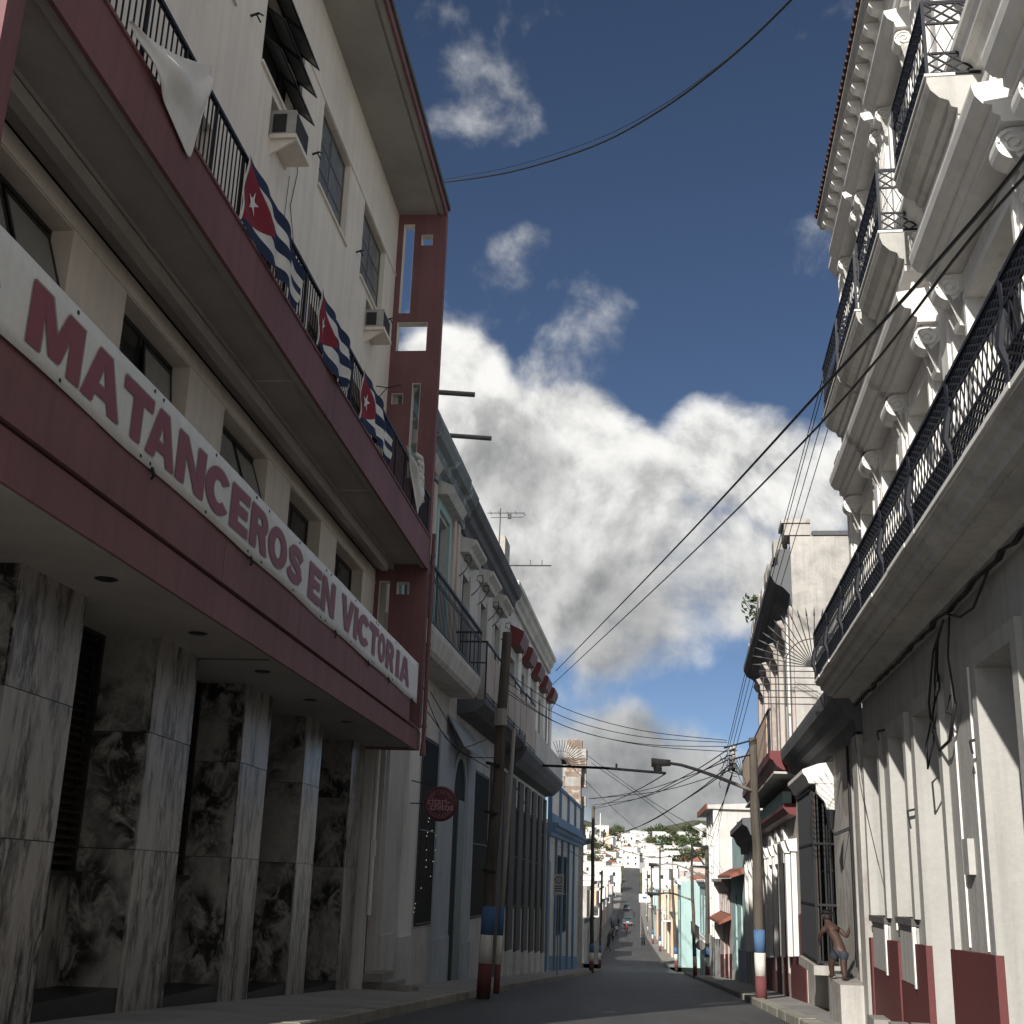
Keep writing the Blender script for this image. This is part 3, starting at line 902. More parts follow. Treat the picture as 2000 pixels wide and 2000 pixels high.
# banner -------------------------------------------------------------
BAN = thing('banner', 'long white banner with dark red capital letters tied along the maroon parapet', 'banner', (-5.0, 18.0, 5.2))
def ban_o(s, z):
    w = 1.325 + 0.008 * math.sin(s * 0.9 + 0.6) + 0.003 * math.sin(s * 2.3)
    return w
def ban_top(s): return 6.30 - 0.012 * math.sin(s * 0.9)
def ban_bot(s): return 5.40 + 0.028 * abs(math.sin(s * 0.83 + 0.4)) - 0.012 * (s - 18) * 0.35
def build_banner():
    q = MB(LF)
    S0, S1, n = 7.75, 27.55, 132
    rows = []
    for i in range(n + 1):
        s = S0 + (S1 - S0) * i / n
        rows.append([q.pt(s, ban_o(s, z), z) for z in [ban_bot(s) + (ban_top(s) - ban_bot(s)) * k / 6.0 for k in range(7)]])
    for a, b in zip(rows, rows[1:]):
        for k in range(6): q.q.append([a[k], a[k + 1], b[k + 1], b[k]])
    sh = q.build('sheet', bannerm, BAN, smooth=True)
    md = sh.modifiers.new('thickness', 'SOLIDIFY'); md.thickness = 0.004; md.offset = -1
    LT = [('V', 7.5, 8.2), ('M', 8.67, 9.68), ('A', 9.72, 10.58), ('T', 10.62, 11.36), ('A', 11.26, 12.06), ('N', 12.11, 12.99), ('C', 13.03, 13.88), ('E', 13.93, 14.64), ('R', 14.73, 15.52), ('O', 15.56, 16.47), ('S', 16.51, 17.37),
          ('E', 17.75, 18.50), ('N', 18.58, 19.43), ('V', 19.88, 20.84), ('I', 20.88, 21.16), ('C', 21.2, 22.14), ('T', 22.14, 22.98), ('O', 22.98, 23.74), ('R', 23.83, 24.66), ('I', 24.92, 25.26), ('A', 25.36, 26.5)]
    for ch, a, b in LT[1:]:
        vs, fs = glyph(ch)
        for (mat, ds, dz, do, nm) in ((lettgrey, 0.035, 0.022, 0.007, 'letter_shadow'), (lettred, 0, 0, 0.013, 'letter')):
            q = MB(LF)
            for v in vs:
                s = a + (b - a) * v[0] + ds; z = 5.575 + 0.565 * v[1] + dz
                q.pt(s, ban_o(s, z) + do, z)
            q.q = [list(f) for f in fs]
            q.build(nm, mat, BAN)
    # printed red flourish left of the first letter
    q = MB(LF)
    for i in range(13):
        t = i / 12.0; s = 7.78 + 0.42 * t
        q.pt(s, ban_o(s, 6) + 0.008, 6.18 - 0.9 * t * t * 0.4); q.pt(s, ban_o(s, 6) + 0.008, 5.95 - 0.55 * t)
    q.q = [[2 * i, 2 * i + 1, 2 * i + 3, 2 * i + 2] for i in range(12)]
    q.build('printed_flourish', lettred, BAN)
    em = MB(WF); em.box(-0.016, 0.016, -0.004, 0.004, -0.016, 0.016); eye = mesh_data(em, 'eyelet', iron)
    for s in (9.5, 11.35, 11.6, 13.3, 14.9, 15.5, 17.1, 18.8, 19.1, 20.9, 22.7, 22.9, 24.8, 27.4):
        put('eyelet', eye, BAN, LF.p(s, ban_o(s, 6.2) + 0.006, ban_top(s) - 0.05)); 
        if s < 27: put('eyelet', eye, BAN, LF.p(s - 0.15, ban_o(s, 5.5) + 0.006, ban_bot(s - 0.15) + 0.05))
    for s in (11.5, 14.9, 19.6, 22.2, 24.2, 26.9):
        q = MB(LF); q.tube([(s, 1.325, ban_bot(s) + 0.02), (s, 1.36, ban_bot(s) - 0.07), (s + .01, 1.33, ban_bot(s) - 0.1)], 0.022, 5); q.build('tie', iron, BAN)
build_banner()

# flags --------------------------------------------------------------
def flag_mat():
    mt, N, L, b = new_mat('striped_flag_cloth')
    uv = N.new('ShaderNodeUVMap'); sep = N.new('ShaderNodeSeparateXYZ'); L.new(uv.outputs[0], sep.inputs[0])
    u, v = sep.outputs[0], sep.outputs[1]
    def m(op, a, bb):
        n = N.new('ShaderNodeMath'); n.operation = op
        for i, x in enumerate((a, bb)):
            if isinstance(x, (int, float)): n.inputs[i].default_value = x
            else: L.new(x, n.inputs[i])
        return n.outputs[0]
    par = m('LESS_THAN', m('MODULO', m('MULTIPLY', v, 5.0), 2.0), 1.0)
    blue, white, red = (0.022, 0.036, 0.085), (0.72, 0.71, 0.68), (0.26, 0.028, 0.045)
    c = mix(N, L, par, white, blue)
    tri = m('LESS_THAN', m('ADD', m('DIVIDE', u, 0.47), m('MULTIPLY', m('ABSOLUTE', m('SUBTRACT', v, 0.5), 0), 2.0)), 1.0)
    c = mix(N, L, tri, c, red)
    hem = m('LESS_THAN', u, 0.03)
    c = mix(N, L, hem, c, white)
    g = N.new('ShaderNodeNewGeometry')
    c = mix(N, L, ramp(N, L, noise_node(N, L, g.outputs['Position'], 3.0, 5), 0.4, 0.8, 0, 0.25), c, (0.05, 0.05, 0.055))
    L.new(c, b.inputs['Base Color']); b.inputs['Roughness'].default_value = 0.85; b.inputs['Specular IOR Level'].default_value = 0.2
    return mt
flagm = flag_mat()
starm = plain('star_white', (0.74, 0.73, 0.70), 0.85, var=0.1)
def flag(s0, length, droop, seed, label):
    fl = thing('flag', label, 'flag', LF.p(s0, 1.3, 9.5), 'flags hung along the balcony railing')
    rnd = random.Random(seed)
    ph = rnd.uniform(0, 6)
    def P(u, v):
        # u along the rail from the hoist, v 0 = lower edge, 1 = upper edge
        s = s0 + length * (u - 0.06 * math.sin(u * 9 + ph) * (1 - v))
        zt = 10.50 - droop * max(0, u - 0.55) ** 1.6 * 2.0 - 0.03 * math.sin(u * 7 + ph) * u
        zb = 9.50 - 0.05 * math.sin(u * 6 + ph) - 0.10 * max(0, 0.6 - abs(u - 0.6))
        z = zb + (zt - zb) * v
        o = 1.315 + 0.045 * math.sin(u * 17 + ph + v * 2.2) * (0.35 + u) + 0.07 * u * (1 - v) + 0.02 * math.sin(v * 9 + u * 5)
        s -= 0.28 * u * u * (1 - v)
        return (s, max(o, 1.285), z)
    q = MB(LF); nu, nv = 48, 20
    idx = [[q.pt(*P(i / nu, j / nv)) for j in range(nv + 1)] for i in range(nu + 1)]
    uvs = []
    for i in range(nu):
        for j in range(nv):
            q.q.append([idx[i][j], idx[i + 1][j], idx[i + 1][j + 1], idx[i][j + 1]])
    base = Vector(fl['_base'])
    me = bpy.data.meshes.new('cloth')
    me.from_pydata([tuple(v - base) for v in q.v], [], q.q)
    ul = me.uv_layers.new(name='UVMap')
    vi = {}
    for i in range(nu + 1):
        for j in range(nv + 1): vi[idx[i][j]] = (i / nu, j / nv)
    for lp in me.loops: ul.data[lp.index].uv = vi[lp.vertex_index]
    me.materials.append(flagm)
    for p in me.polygons: p.use_smooth = True
    ob = bpy.data.objects.new('cloth', me); scene.collection.objects.link(ob); ob.parent = fl
    # star, lying on the cloth
    st = MB(LF); c = st.pt(P(0.165, 0.5)[0], P(0.165, 0.5)[1] + 0.014, P(0.165, 0.5)[2])
    ring = []
    for k in range(20):
        an = math.pi / 2 + k * math.pi / 10
        rr = 0.165 if k % 4 == 0 else (0.165 * 0.40 if k % 4 == 2 else 0.165 * 0.62 * 0.78)
        u = 0.165 + rr * math.cos(an) / length; v = 0.5 + rr * math.sin(an)
        a = P(u, v); ring.append(st.pt(a[0], a[1] + 0.014, a[2]))
    st.q = [[c, ring[k], ring[(k + 1) % 20]] for k in range(20)]
    st.build('star', starm, fl)
flag(13.3, 2.75, 0.55, 1, 'striped flag with a star on the railing beside the large white cloth')
flag(17.05, 2.55, 0.55, 2, 'striped flag hanging second from the large white cloth on the railing')
flag(20.3, 2.65, 0.55, 3, 'striped flag on the railing next to the bundled white sheet')

def hanging_cloth(name, label, corners, loc, seed, o0=1.31, amp=0.05):
    """corners: top-left, top-right, bottom in (s, z) with sag folds"""
    t = thing(name, label, 'cloth', loc)
    (a, b, c) = corners
    q = MB(LF); n = 26
    idx = []
    rnd = random.Random(seed); ph = rnd.uniform(0, 6)
    for i in range(n + 1):
        row = []
        u = i / n
        for j in range(n + 1):
            v = j / n
            top = (a[0] + (b[0] - a[0]) * u, a[1] + (b[1] - a[1]) * u - 0.10 * math.sin(math.pi * u))
            # lower edge runs from a down to c and up to b
            if u < c[2]: k = u / c[2]; low = (a[0] + (c[0] - a[0]) * k, a[1] + (c[1] - a[1]) * k)
            else: k = (u - c[2]) / (1 - c[2]); low = (c[0] + (b[0] - c[0]) * k, c[1] + (b[1] - 0.42 - c[1]) * k)
            s = top[0] + (low[0] - top[0]) * v; z = top[1] + (low[1] - top[1]) * v
            o = o0 + amp * math.sin(u * 11 + v * 4 + ph) * (0.3 + 0.7 * v) + 0.05 * math.sin(u * 4 - v * 7 + ph) + 0.12 * math.sin(math.pi * v) * math.sin(math.pi * u)
            row.append(q.pt(s, max(o, 1.345), z))
        idx.append(row)
    for i in range(n):
        for j in range(n): q.q.append([idx[i][j], idx[i + 1][j], idx[i + 1][j + 1], idx[i][j + 1]])
    ob = q.build('sheet', clothw, t, smooth=True)
    md = ob.modifiers.new('sub', 'SUBSURF'); md.levels = 1; md.render_levels = 1
    md = ob.modifiers.new('thickness', 'SOLIDIFY'); md.thickness = 0.006
    return t
hanging_cloth('white_cloth', 'large plain white cloth drooping to a point over the maroon balcony edge', [(9.62, 9.55), (11.74, 10.64), (11.46, 9.16, 0.72)], LF.p(10.5, 1.3, 9.4), 4, amp=0.06)
t = hanging_cloth('white_sheet', 'white sheet bundled over the railing end beside the pierced maroon wall', [(24.49, 10.47), (26.6, 10.55), (26.3, 9.42, 0.78)], LF.p(25.5, 1.3, 9.4), 9)
q = MB(LF)
for k in range(7):
    q.tube([(25.8 + k * 0.11, 1.33, 10.72 - 0.11 * k), (26.1 + k * 0.07, 1.38 + 0.02 * (k % 2), 10.76 - 0.15 * k), (26.5 + 0.04 * k, 1.36, 10.68 - 0.13 * k)], 0.07, 7, 0.045)
q.build('bundle_folds', clothw, t, smooth=True)

# air conditioners -----------------------------------------------------
def air_con(s0, s1, z0, z1, label):
    t = thing('air_conditioner', label, 'air conditioner', LF.p((s0 + s1) / 2, 0.2, z0), 'window air conditioners')
    q = MB(LF); q.box(s0, s1, -0.25, 0.42, z0 + 0.05, z1); q.build('casing', alum, t)
    g = MB(LF); g.box(s0 + 0.05, s1 - 0.05, 0.42, 0.432, z0 + 0.09, z1 - 0.05); gr = g.build('grille', steel, t)
    z = z0 + 0.12
    while z < z1 - 0.07:
        k = MB(LF); k.box(s0 + 0.06, s1 - 0.06, 0.432, 0.442, z, z + 0.012); k.build('fin', greysteel, gr); z += 0.045
    k = MB(LF); k.box(s0 - 0.012, s0, 0.02, 0.26, z0 + 0.12, z1 - 0.08); k.build('side_vent', steel, t)
    k = MB(LF); k.box(s0 - 0.06, s1 + 0.06, -0.02, 0.47, z0 - 0.03, z0 + 0.048); k.prism([(0.0, z0 - 0.03), (0.46, z0 - 0.03), (0.0, z0 - 0.32)], s0, s0 + 0.05); k.build('shelf', cream, t)
air_con(17.75, 18.55, 13.72, 14.28, 'grey window air conditioner on a cream shelf below the open awning window')
air_con(25.45, 26.2, 13.72, 14.24, 'dark grey window air conditioner close to the pierced end wall')
# ------------------------------------------------------------------ ornate white building on the right
RB = thing('ornate_building', 'ornate white three storey colonial building with iron lattice balconies and scroll brackets', 'building', RF.p(14, 0, gz(14)))
UEND = 21.6
def lattice(fr_pt, length, bands, parent, mat=None, step=0.145, w=0.013, name='lattice'):
    """iron lattice panel: fr_pt(t, z) gives (s, o, z) along the panel; bands = [(z0, z1, cells_per_step, thickness)]"""
    mb = MB(RF)
    for (z0, z1, rep, st, ww) in bands:
        n = max(1, int(round(length / st)))
        d = length / n
        for i in range(n):
            for r_ in range(rep):
                h = (z1 - z0) / rep
                a0, a1 = z0 + r_ * h, z0 + (r_ + 1) * h
                mb.bar(fr_pt(i * d, a0), fr_pt((i + 1) * d, a1), ww)
                mb.bar(fr_pt((i + 1) * d, a0), fr_pt(i * d, a1), ww)
    for z in sorted({b[0] for b in bands} | {b[1] for b in bands}):
        mb.bar(fr_pt(0, z), fr_pt(length, z), 0.022)
    return mb.build(name, mat or ironblue, parent)

def console(s, z1, z0, w, parent, out=0.34, o0=0.0):
    """S-scroll bracket: fat volute on top, tapering tail"""
    H = z1 - z0
    prof = [(o0, z1)]
    for k in range(0, 15):
        an = R(80 - k * 18)
        rr = 0.155 * (H / 0.62)
        prof.append((o0 + out - rr + rr * math.cos(an) , z1 - rr - 0.01 + rr * math.sin(an)))
    prof += [(o0 + 0.13, z0 + H * 0.36), (o0 + 0.10, z0 + H * 0.22), (o0 + 0.125, z0 + H * 0.1), (o0 + 0.11, z0 + 0.01), (o0 + 0.05, z0), (o0, z0)]
    mb = MB(RF); mb.prism(prof, s - w / 2, s + w / 2)
    c = mb.build('scroll_bracket', whitet, parent)
    # raised spiral on the side that faces up the street, and leaf ribs on the face
    sp = MB(RF); rr = 0.155 * (H / 0.62); cz = z1 - rr - 0.01; co = o0 + out - rr
    pts = []
    for k in range(22):
        an = R(k * 32); r_ = rr * 0.86 * (1 - k / 24.0)
        pts.append((s - w / 2 - 0.008, co + r_ * math.cos(an), cz + r_ * math.sin(an)))
    sp.tube(pts, 0.014, 5)
    sp.build('spiral', whitet, c)
    return c

def right_building():
    fr = RF
    g0 = -2.5
    # ---- ground floor
    ops = [(3.0, 4.4, -0.1, 3.8), (6.2, 7.6, -0.1, 3.8), (8.8, 10.1, -0.1, 3.8), (11.55, 12.98, -0.2, 3.80), (15.1, 16.6, -0.35, 3.75), (17.47, 18.66, 1.2, 3.71), (19.82, 21.3, 1.15, 3.68)]
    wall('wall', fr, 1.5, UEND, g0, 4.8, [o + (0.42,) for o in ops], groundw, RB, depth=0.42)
    for i, (a, b, c, d) in enumerate(ops):
        # raised surround
        q = MB(fr); q.box(a - 0.20, a - 0.003, 0, 0.07, max(c, -0.2), d + 0.2); q.box(b + 0.003, b + 0.20, 0, 0.07, max(c, -0.2), d + 0.2); q.box(a - 0.003, b + 0.003, 0, 0.07, d + 0.003, d + 0.2)
        q.build('surround', groundw, RB)
        if i == 3:
            f = window_grid(fr, a, b, 2.3, d, -0.34, 3, 2, brownwood, nightglass, RB, name='transom')
            lv = louver_door(fr, a, b, c, 2.28, -0.34, brownwood, RB, leaves=2, name='door_leaf', slat=0.2)
        elif i in (5, 6):
            f = window_grid(fr, a, b, 2.55, d, -0.34, 2, 2, darkwood, nightglass, RB, name='transom')
            louver_door(fr, a, b, c, 2.53, -0.34, darkwood, RB, leaves=2, name='shutter')
            q = MB(fr); q.box(a - 0.05, b + 0.05, -0.40, 0.10, c - 0.09, c); q.build('window_sill', darkstone, RB)
            q = MB(fr); q.box(a, b, 0.0, 0.055, 0.36, c - 0.095); q.build('apron_panel', groundw, RB)
            q = MB(fr); q.box(a - 0.10, a - 0.02, 0.055, 0.10, 0.34, c - 0.10); q.build('apron_edge', whitet, RB)
        else:
            louver_door(fr, a, b, c, d - 0.9, -0.34, darkwood, RB, leaves=2, name='door_leaf', slat=0.2)
            window_grid(fr, a, b, d - 0.88, d, -0.34, 2, 1, darkwood, nightglass, RB, name='transom')
        backing(fr, a, b, c, d, -0.43, RB)
    # red dado, broken by the openings
    def top(s): return 1.30 - 0.0235 * s
    cuts = [(1.5, 2.8), (4.6, 6.0), (7.8, 8.6), (10.3, 11.55), (12.98, 15.1), (16.6, 17.40), (18.72, 19.75), (21.36, UEND)]
    for a, b in cuts:
        q = MB(fr)
        i = len(q.v)
        for (s, z) in ((a, g0), (b, g0), (b, top(b)), (a, top(a))): q.pt(s, 0.001, z)
        for (s, z) in ((a, g0), (b, g0), (b, top(b)), (a, top(a))): q.pt(s, 0.082, z)
        q.q = [[4, 5, 6, 7], [0, 1, 5, 4], [3, 2, 6, 7], [0, 3, 7, 4], [1, 2, 6, 5]]
        q.build('dado', dado, RB)
    for (a, b) in ((17.40, 18.72), (19.75, 21.36)):
        q = MB(fr); q.box(a, b, 0.001, 0.06, g0, 0.35); q.build('dado', dado, RB)
    for (a, b) in ((15.0, 16.7), (19.9, 20.6), (17.9, 18.5)):
        z = gz(a); q = MB(fr); q.box(a, b, -0.05, 0.30, z - 0.3, z + 0.30); q.build('door_step', concrete, RB)
    # pier strips
    for s in (13.55, 14.4, 16.95, 19.15):
        q = MB(fr); q.box(s - 0.012, s + 0.012, 0.0, 0.02, 1.0, 3.9); q.build('pier_edge', whitet, RB)
    q = MB(fr); q.box(13.9, 14.15, 0.0, 0.07, 1.75, 2.12); q.build('number_box', alum, RB)
    for s, z in ((13.2, 3.1), (17.1, 2.6), (19.3, 3.9), (22, 4.0)):
        if s < UEND:
            q = MB(fr); q.bar((s, 0, z), (s, 0.12, z - 0.03), 0.03); q.bar((s, .12, z - .03), (s, .10, z - .16), .02); q.build('hook', iron, RB)
    # ---- first-floor balcony
    q = MB(fr); q.prism([(0, 4.62), (0.16, 4.62), (0.22, 4.70), (0.50, 4.70), (0.50, 4.735), (0.58, 4.735), (0.60, 4.80), (0.68, 4.83), (0.70, 4.90), (0.765, 4.92), (0.765, 4.955), (0, 4.955)], 1.5, UEND - 0.02)
    q.build('balcony_slab', greyslab, RB)
    q = MB(fr)
    s = 1.5
    while s < UEND - 0.05:      # chipped white nosing
        e = min(s + random.uniform(0.5, 1.4), UEND - 0.02)
        q.box(s, e, 0.60 + random.uniform(0, .02), 0.785 + random.uniform(-0.008, .008), 4.956, 5.0); s = e + 0.004
    q.build('balcony_nosing', whitet, RB)
    q = MB(fr); s = 4.0
    pts = []
    while s < UEND: pts.append((s, 0.10 + random.uniform(-.02, .02), 4.60 + random.uniform(-0.03, 0.02))); s += 0.25
    q.tube(pts, 0.02, 5); q.tube([(a, b + 0.05, c - 0.03) for a, b, c in pts], 0.014, 5); q.build('cable_run', wire, RB)
    bands = [(5.03, 5.27, 3, 0.16, 0.016), (5.27, 5.62, 1, 0.16, 0.010), (5.62, 5.82, 3, 0.16, 0.016)]
    posts = [2.6 + 1.9 * k for k in range(11)]
    ro = MB(fr); ro.box(1.5, UEND - 0.05, 0.725, 0.775, 5.825, 5.86); rail = ro.build('railing', ironblue, RB)
    for a, b in zip(posts, posts[1:]):
        lattice(lambda t, z, a=a: (a + t, 0.75, z), b - a, bands, rail, name='lattice_panel')
    lattice(lambda t, z: (UEND - 0.06, 0.04 + t, z), 0.71, bands, rail, name='lattice_panel')
    for a in posts[1:]:
        q = MB(fr); q.tube([(a, 0.75, 5.0), (a, 0.75, 5.15), (a, 0.80, 5.30), (a, 0.78, 5.45), (a, 0.74, 5.60), (a, 0.75, 5.83)], 0.035, 6); q.tube([(a, 0.75, 5.83), (a, 0.75, 5.90)], 0.03, 6, 0.012); q.build('post', ironblue, rail)
    # fan of spikes closing the end of the balcony
    q = MB(fr); c = (UEND + 0.02, 0.78, 5.35)
    for k in range(13):
        an = R(2 + k * 8.2)
        L1 = 0.98
        dx, dz = math.cos(an), math.sin(an)
        q.bar((c[0], c[1] + 0.03 * dx, 5.25 + 0.03 * dz), (c[0], c[1] + L1 * dx, 5.25 + L1 * dz), 0.016)
        q.tube([(c[0], c[1] + (L1 - 0.06) * dx, 5.25 + (L1 - 0.06) * dz), (c[0], c[1] + (L1 + 0.09) * dx, 5.25 + (L1 + 0.09) * dz)], 0.022, 4, 0.003)
    for k in range(6):
        z = 5.17 - k * 0.115
        q.bar((c[0], 0.74, z), (c[0], c[1] + 0.95, z), 0.016)
    arc = [(c[0], c[1] + 0.5 * math.cos(R(a_)), 5.25 + 0.5 * math.sin(R(a_))) for a_ in range(0, 106, 7)]
    q.tube(arc, 0.011, 4); q.bar((c[0], c[1] + .5, 5.25), (c[0], c[1] + .5, 4.55), 0.016)
    q.build('spike_fan', iron, RB)
    # ---- first-floor wall
    W1 = [(4.0, 5.6), (6.9, 8.5), (10.1, 11.95), (14.05, 15.35), (16.4, 17.6), (18.6, 19.85)]
    wall('wall', fr, 1.5, UEND, 4.95, 9.2, [(a, b, 4.97, 7.5, 0.42) for a, b in W1], whitep, RB, depth=0.42)
    for i, (a, b) in enumerate(W1):
        for k, (w0, dp) in enumerate(((0.0, 0.115), (0.075, 0.085), (0.15, 0.055))):      # stepped architrave
            q = MB(fr)
            i0, i1 = 0.004 + w0, 0.004 + w0 + 0.072
            q.box(a - i1, a - i0, 0, dp, 5.0, 7.5 + i1); q.box(b + i0, b + i1, 0, dp, 5.0, 7.5 + i1); q.box(a - i0, b + i0, 0, dp, 7.5 + i0, 7.5 + i1)
            q.build('architrave', whitet, RB)
        cw = 0.24
        for s in (a - 0.42, b + 0.42):
            console(s, 7.95, 7.33, cw, RB)
        # hood cornice
        prof = [(0, 7.95), (0.30, 7.95), (0.30, 8.01), (0.36, 8.04), (0.36, 8.12), (0.44, 8.14), (0.50, 8.22), (0.52, 8.30), (0.52, 8.34), (0, 8.42)]
        q = MB(fr); q.prism(prof, a - 0.62, b + 0.62); q.build('window_hood', whitet, RB)
        q = MB(fr); q.box(a - 0.3, b + 0.3, 0, 0.05, 7.74, 7.93); q.build('frieze_panel', whitep, RB)
        # little finials on the hood
        for s in (a - 0.5, b + 0.5):
            q = MB(fr); q.tube([(s, 0.30, 8.38), (s, 0.30, 8.46), (s, 0.30, 8.52)], 0.05, 8, 0.02); q.build('finial', whitet, RB)
        louver_door(fr, a, b, 4.97, 6.7, -0.30, darkwood if i % 2 else greysteel, RB, leaves=2)
        window_grid(fr, a, b, 6.72, 7.5, -0.30, 2, 1, darkwood, nightglass, RB, name='transom')
        backing(fr, a, b, 4.97, 7.5, -0.43, RB)
    # pilasters between the windows
    for s in (9.2, 12.95, 15.9, 18.1, 21.15):
        q = MB(fr); wd = 0.26
        q.box(s - wd, s + wd, 0, 0.10, 5.0, 9.0); q.box(s - wd * 0.6, s + wd * 0.6, 0.10, 0.135, 5.2, 8.6); q.build('pilaster', whitep, RB)
        q = MB(fr); q.prism([(0, 8.6), (0.16, 8.6), (0.20, 8.68), (0.20, 8.76), (0.30, 8.88), (0.30, 8.98), (0, 8.98)], s - wd - 0.09, s + wd + 0.09); cp = q.build('capital', whitet, RB)
        for k in range(5):
            t = -wd + (k + 0.5) * wd * 0.4 * 1.0
            q = MB(fr); q.tube([(s + t, 0.14, 8.30), (s + t, 0.20, 8.42), (s + t, 0.235, 8.52), (s + t + 0.02, 0.20, 8.58)], 0.045, 6, 0.02); q.build('acanthus_leaf', whitet, cp)
    # ---- entablature
    prof = [(0, 9.0), (0.06, 9.0), (0.06, 9.10), (0.10, 9.12), (0.10, 9.22), (0.03, 9.24), (0.03, 9.48), (0.10, 9.50), (0.14, 9.58), (0.22, 9.60), (0.24, 9.72), (0.29, 9.76), (0.29, 9.84), (0, 9.9)]
    q = MB(fr); q.prism(prof, 1.5, UEND + 0.02); q.build('entablature', whitep, RB)
    # ---- second-floor balconies
    B2 = [(2.6, 4.8), (6.4, 8.5), (10.85, 12.75), (13.95, 15.85), (16.15, 18.25), (18.35, 20.35)]
    W2 = [(3.0, 4.3), (6.8, 8.1), (11.2, 12.4), (14.3, 15.5), (16.55, 17.75), (18.75, 19.95)]
    for (a, b) in B2:
        q = MB(fr); q.prism([(0.0, 8.98), (0.30, 8.98), (0.30, 9.05), (0.36, 9.07), (0.38, 9.14), (0.47, 9.18), (0.55, 9.27), (0.58, 9.36), (0.58, 9.42), (0, 9.42)], a, b); sl_ = q.build('balcony_slab', greyslab, RB)
        q = MB(fr); q.box(a + 0.02, b - 0.02, 0.0, 0.30, 8.90, 8.978); q.build('balcony_bed_mould', whitet, RB)
        q = MB(fr); q.box(a - 0.012, b + 0.012, 0.30, 0.60, 9.425, 9.455); q.build('balcony_nosing', whitet, RB)
        bd = [(9.48, 9.72, 2, 0.155, 0.016), (9.72, 10.08, 1, 0.155, 0.009), (10.08, 10.32, 2, 0.155, 0.016)]
        rr = MB(fr); rr.box(a + 0.02, b - 0.02, 0.545, 0.58, 10.325, 10.35); rr.box(a + 0.02, a + 0.05, 0.02, 0.545, 10.325, 10.35); rr.box(b - 0.05, b - 0.02, 0.02, 0.545, 10.325, 10.35)
        for s in (a + 0.035, b - 0.035): rr.box(s - 0.017, s + 0.017, 0.545, 0.58, 9.455, 10.325)
        rl = rr.build('railing', ironblue, RB)
        lattice(lambda t, z: (a + 0.05 + t, 0.563, z), b - a - 0.1, bd, rl, name='lattice_panel')
        for se in (a + 0.035, b - 0.035):
            lattice(lambda t, z: (se, 0.04 + t, z), 0.50, bd, rl, name='lattice_panel')
    # ---- second-floor wall
    wall('wall', fr, 1.5, UEND, 9.85, 13.05, [(a, b, 9.88, 12.0, 0.36) for a, b in W2], whitep, RB, depth=0.36)
    for (a, b) in W2:
        q = MB(fr); q.box(a - 0.14, a - .003, 0, 0.08, 9.9, 12.14); q.box(b + .003, b + 0.14, 0, 0.08, 9.9, 12.14); q.box(a - .003, b + .003, 0, 0.08, 12.003, 12.14); q.build('architrave', whitet, RB)
        q = MB(fr); q.prism([(0, 12.42), (0.22, 12.42), (0.24, 12.50), (0.32, 12.56), (0.36, 12.64), (0.36, 12.68), (0, 12.74)], a - 0.4, b + 0.4); q.build('window_hood', whitet, RB)
        for s in (a - 0.24, b + 0.24): console(s, 12.42, 11.92, 0.2, RB, out=0.24)
        louver_door(fr, a, b, 9.88, 12.0, -0.26, greysteel, RB, leaves=2)
        backing(fr, a, b, 9.88, 12.0, -0.37, RB)
    for s in (9.7, 13.3, 16.05, 18.3, 20.9):
        q = MB(fr)
        for k in range(5): q.box(s - 0.25 + k * 0.11, s - 0.25 + k * 0.11 + 0.06, 0, 0.11, 10.0, 12.6)
        q.box(s - 0.27, s + 0.27, 0, 0.075, 9.9, 12.7); q.build('fluted_pilaster', whitep, RB)
        q = MB(fr); q.prism([(0, 12.6), (0.14, 12.6), (0.2, 12.7), (0.26, 12.78), (0.26, 12.86), (0, 12.9)], s - 0.34, s + 0.34); q.build('capital', whitet, RB)
    # ---- main cornice with modillions and a row of clay tiles
    prof = [(0, 12.95), (0.07, 12.95), (0.07, 13.12), (0.11, 13.14), (0.11, 13.26), (0.05, 13.28), (0.05, 13.52), (0.10, 13.55), (0.12, 13.66), (0.12, 13.86), (0, 13.86)]
    q = MB(fr); q.prism(prof, 1.5, UEND); q.build('cornice_bed', whitep, RB)
    q = MB(fr); q.prism([(0, 13.865), (0.33, 13.865), (0.35, 13.95), (0.39, 13.99), (0.39, 14.04), (-0.6, 14.2), (-0.6, 13.865)], 1.5, UEND + 0.06); q.build('cornice_shelf', greyslab, RB)
    mo = MB(WF); mo.v = []; 
    s = 2.0; k = 0
    while s < UEND - 0.1:
        q = MB(fr); q.prism([(0.12, 13.86), (0.315, 13.86), (0.32, 13.80), (0.27, 13.74), (0.18, 13.70), (0.12, 13.60)], s, s + 0.16); q.build('modillion', whitet, RB)
        s += 0.47; k += 1
    tm = MB(WF)
    n = 7
    for y in (0, 0.36):
        for j in range(n):
            an = math.pi * j / (n - 1)
            tm.v.append(Vector((y - 0.06, 0.082 * math.cos(an), 0.07 * math.sin(an) - y * 0.16 + 0.05)))
    tm.q = [[j, j + 1, n + j + 1, n + j] for j in range(n - 1)]
    tmo = tm.build('roof_tile', tilem); tme = tmo.data; bpy.data.objects.remove(tmo)
    s = 9.0
    while s < UEND + 0.05:
        # local x points out of the facade
        ob = put('roof_tile', tme, RB, fr.p(s, 0.13, 14.10), rz=math.atan2(-RV.y, -RV.x)); s += 0.172
    body(fr, 1.5, UEND, g0, 14.0, 9.0, whitep, RB, o=-0.44)
    q = MB(fr); q.box(-16.0, 1.45, -9.0, 0.0, g0, 14.0); q.build('bounce_wing', whitep, RB)  # unseen extension behind the camera, added to bounce sun onto the opposite side
    # tangled service wires under the balcony
    q = MB(fr)
    P0 = (14.2, 0.09, 4.55)
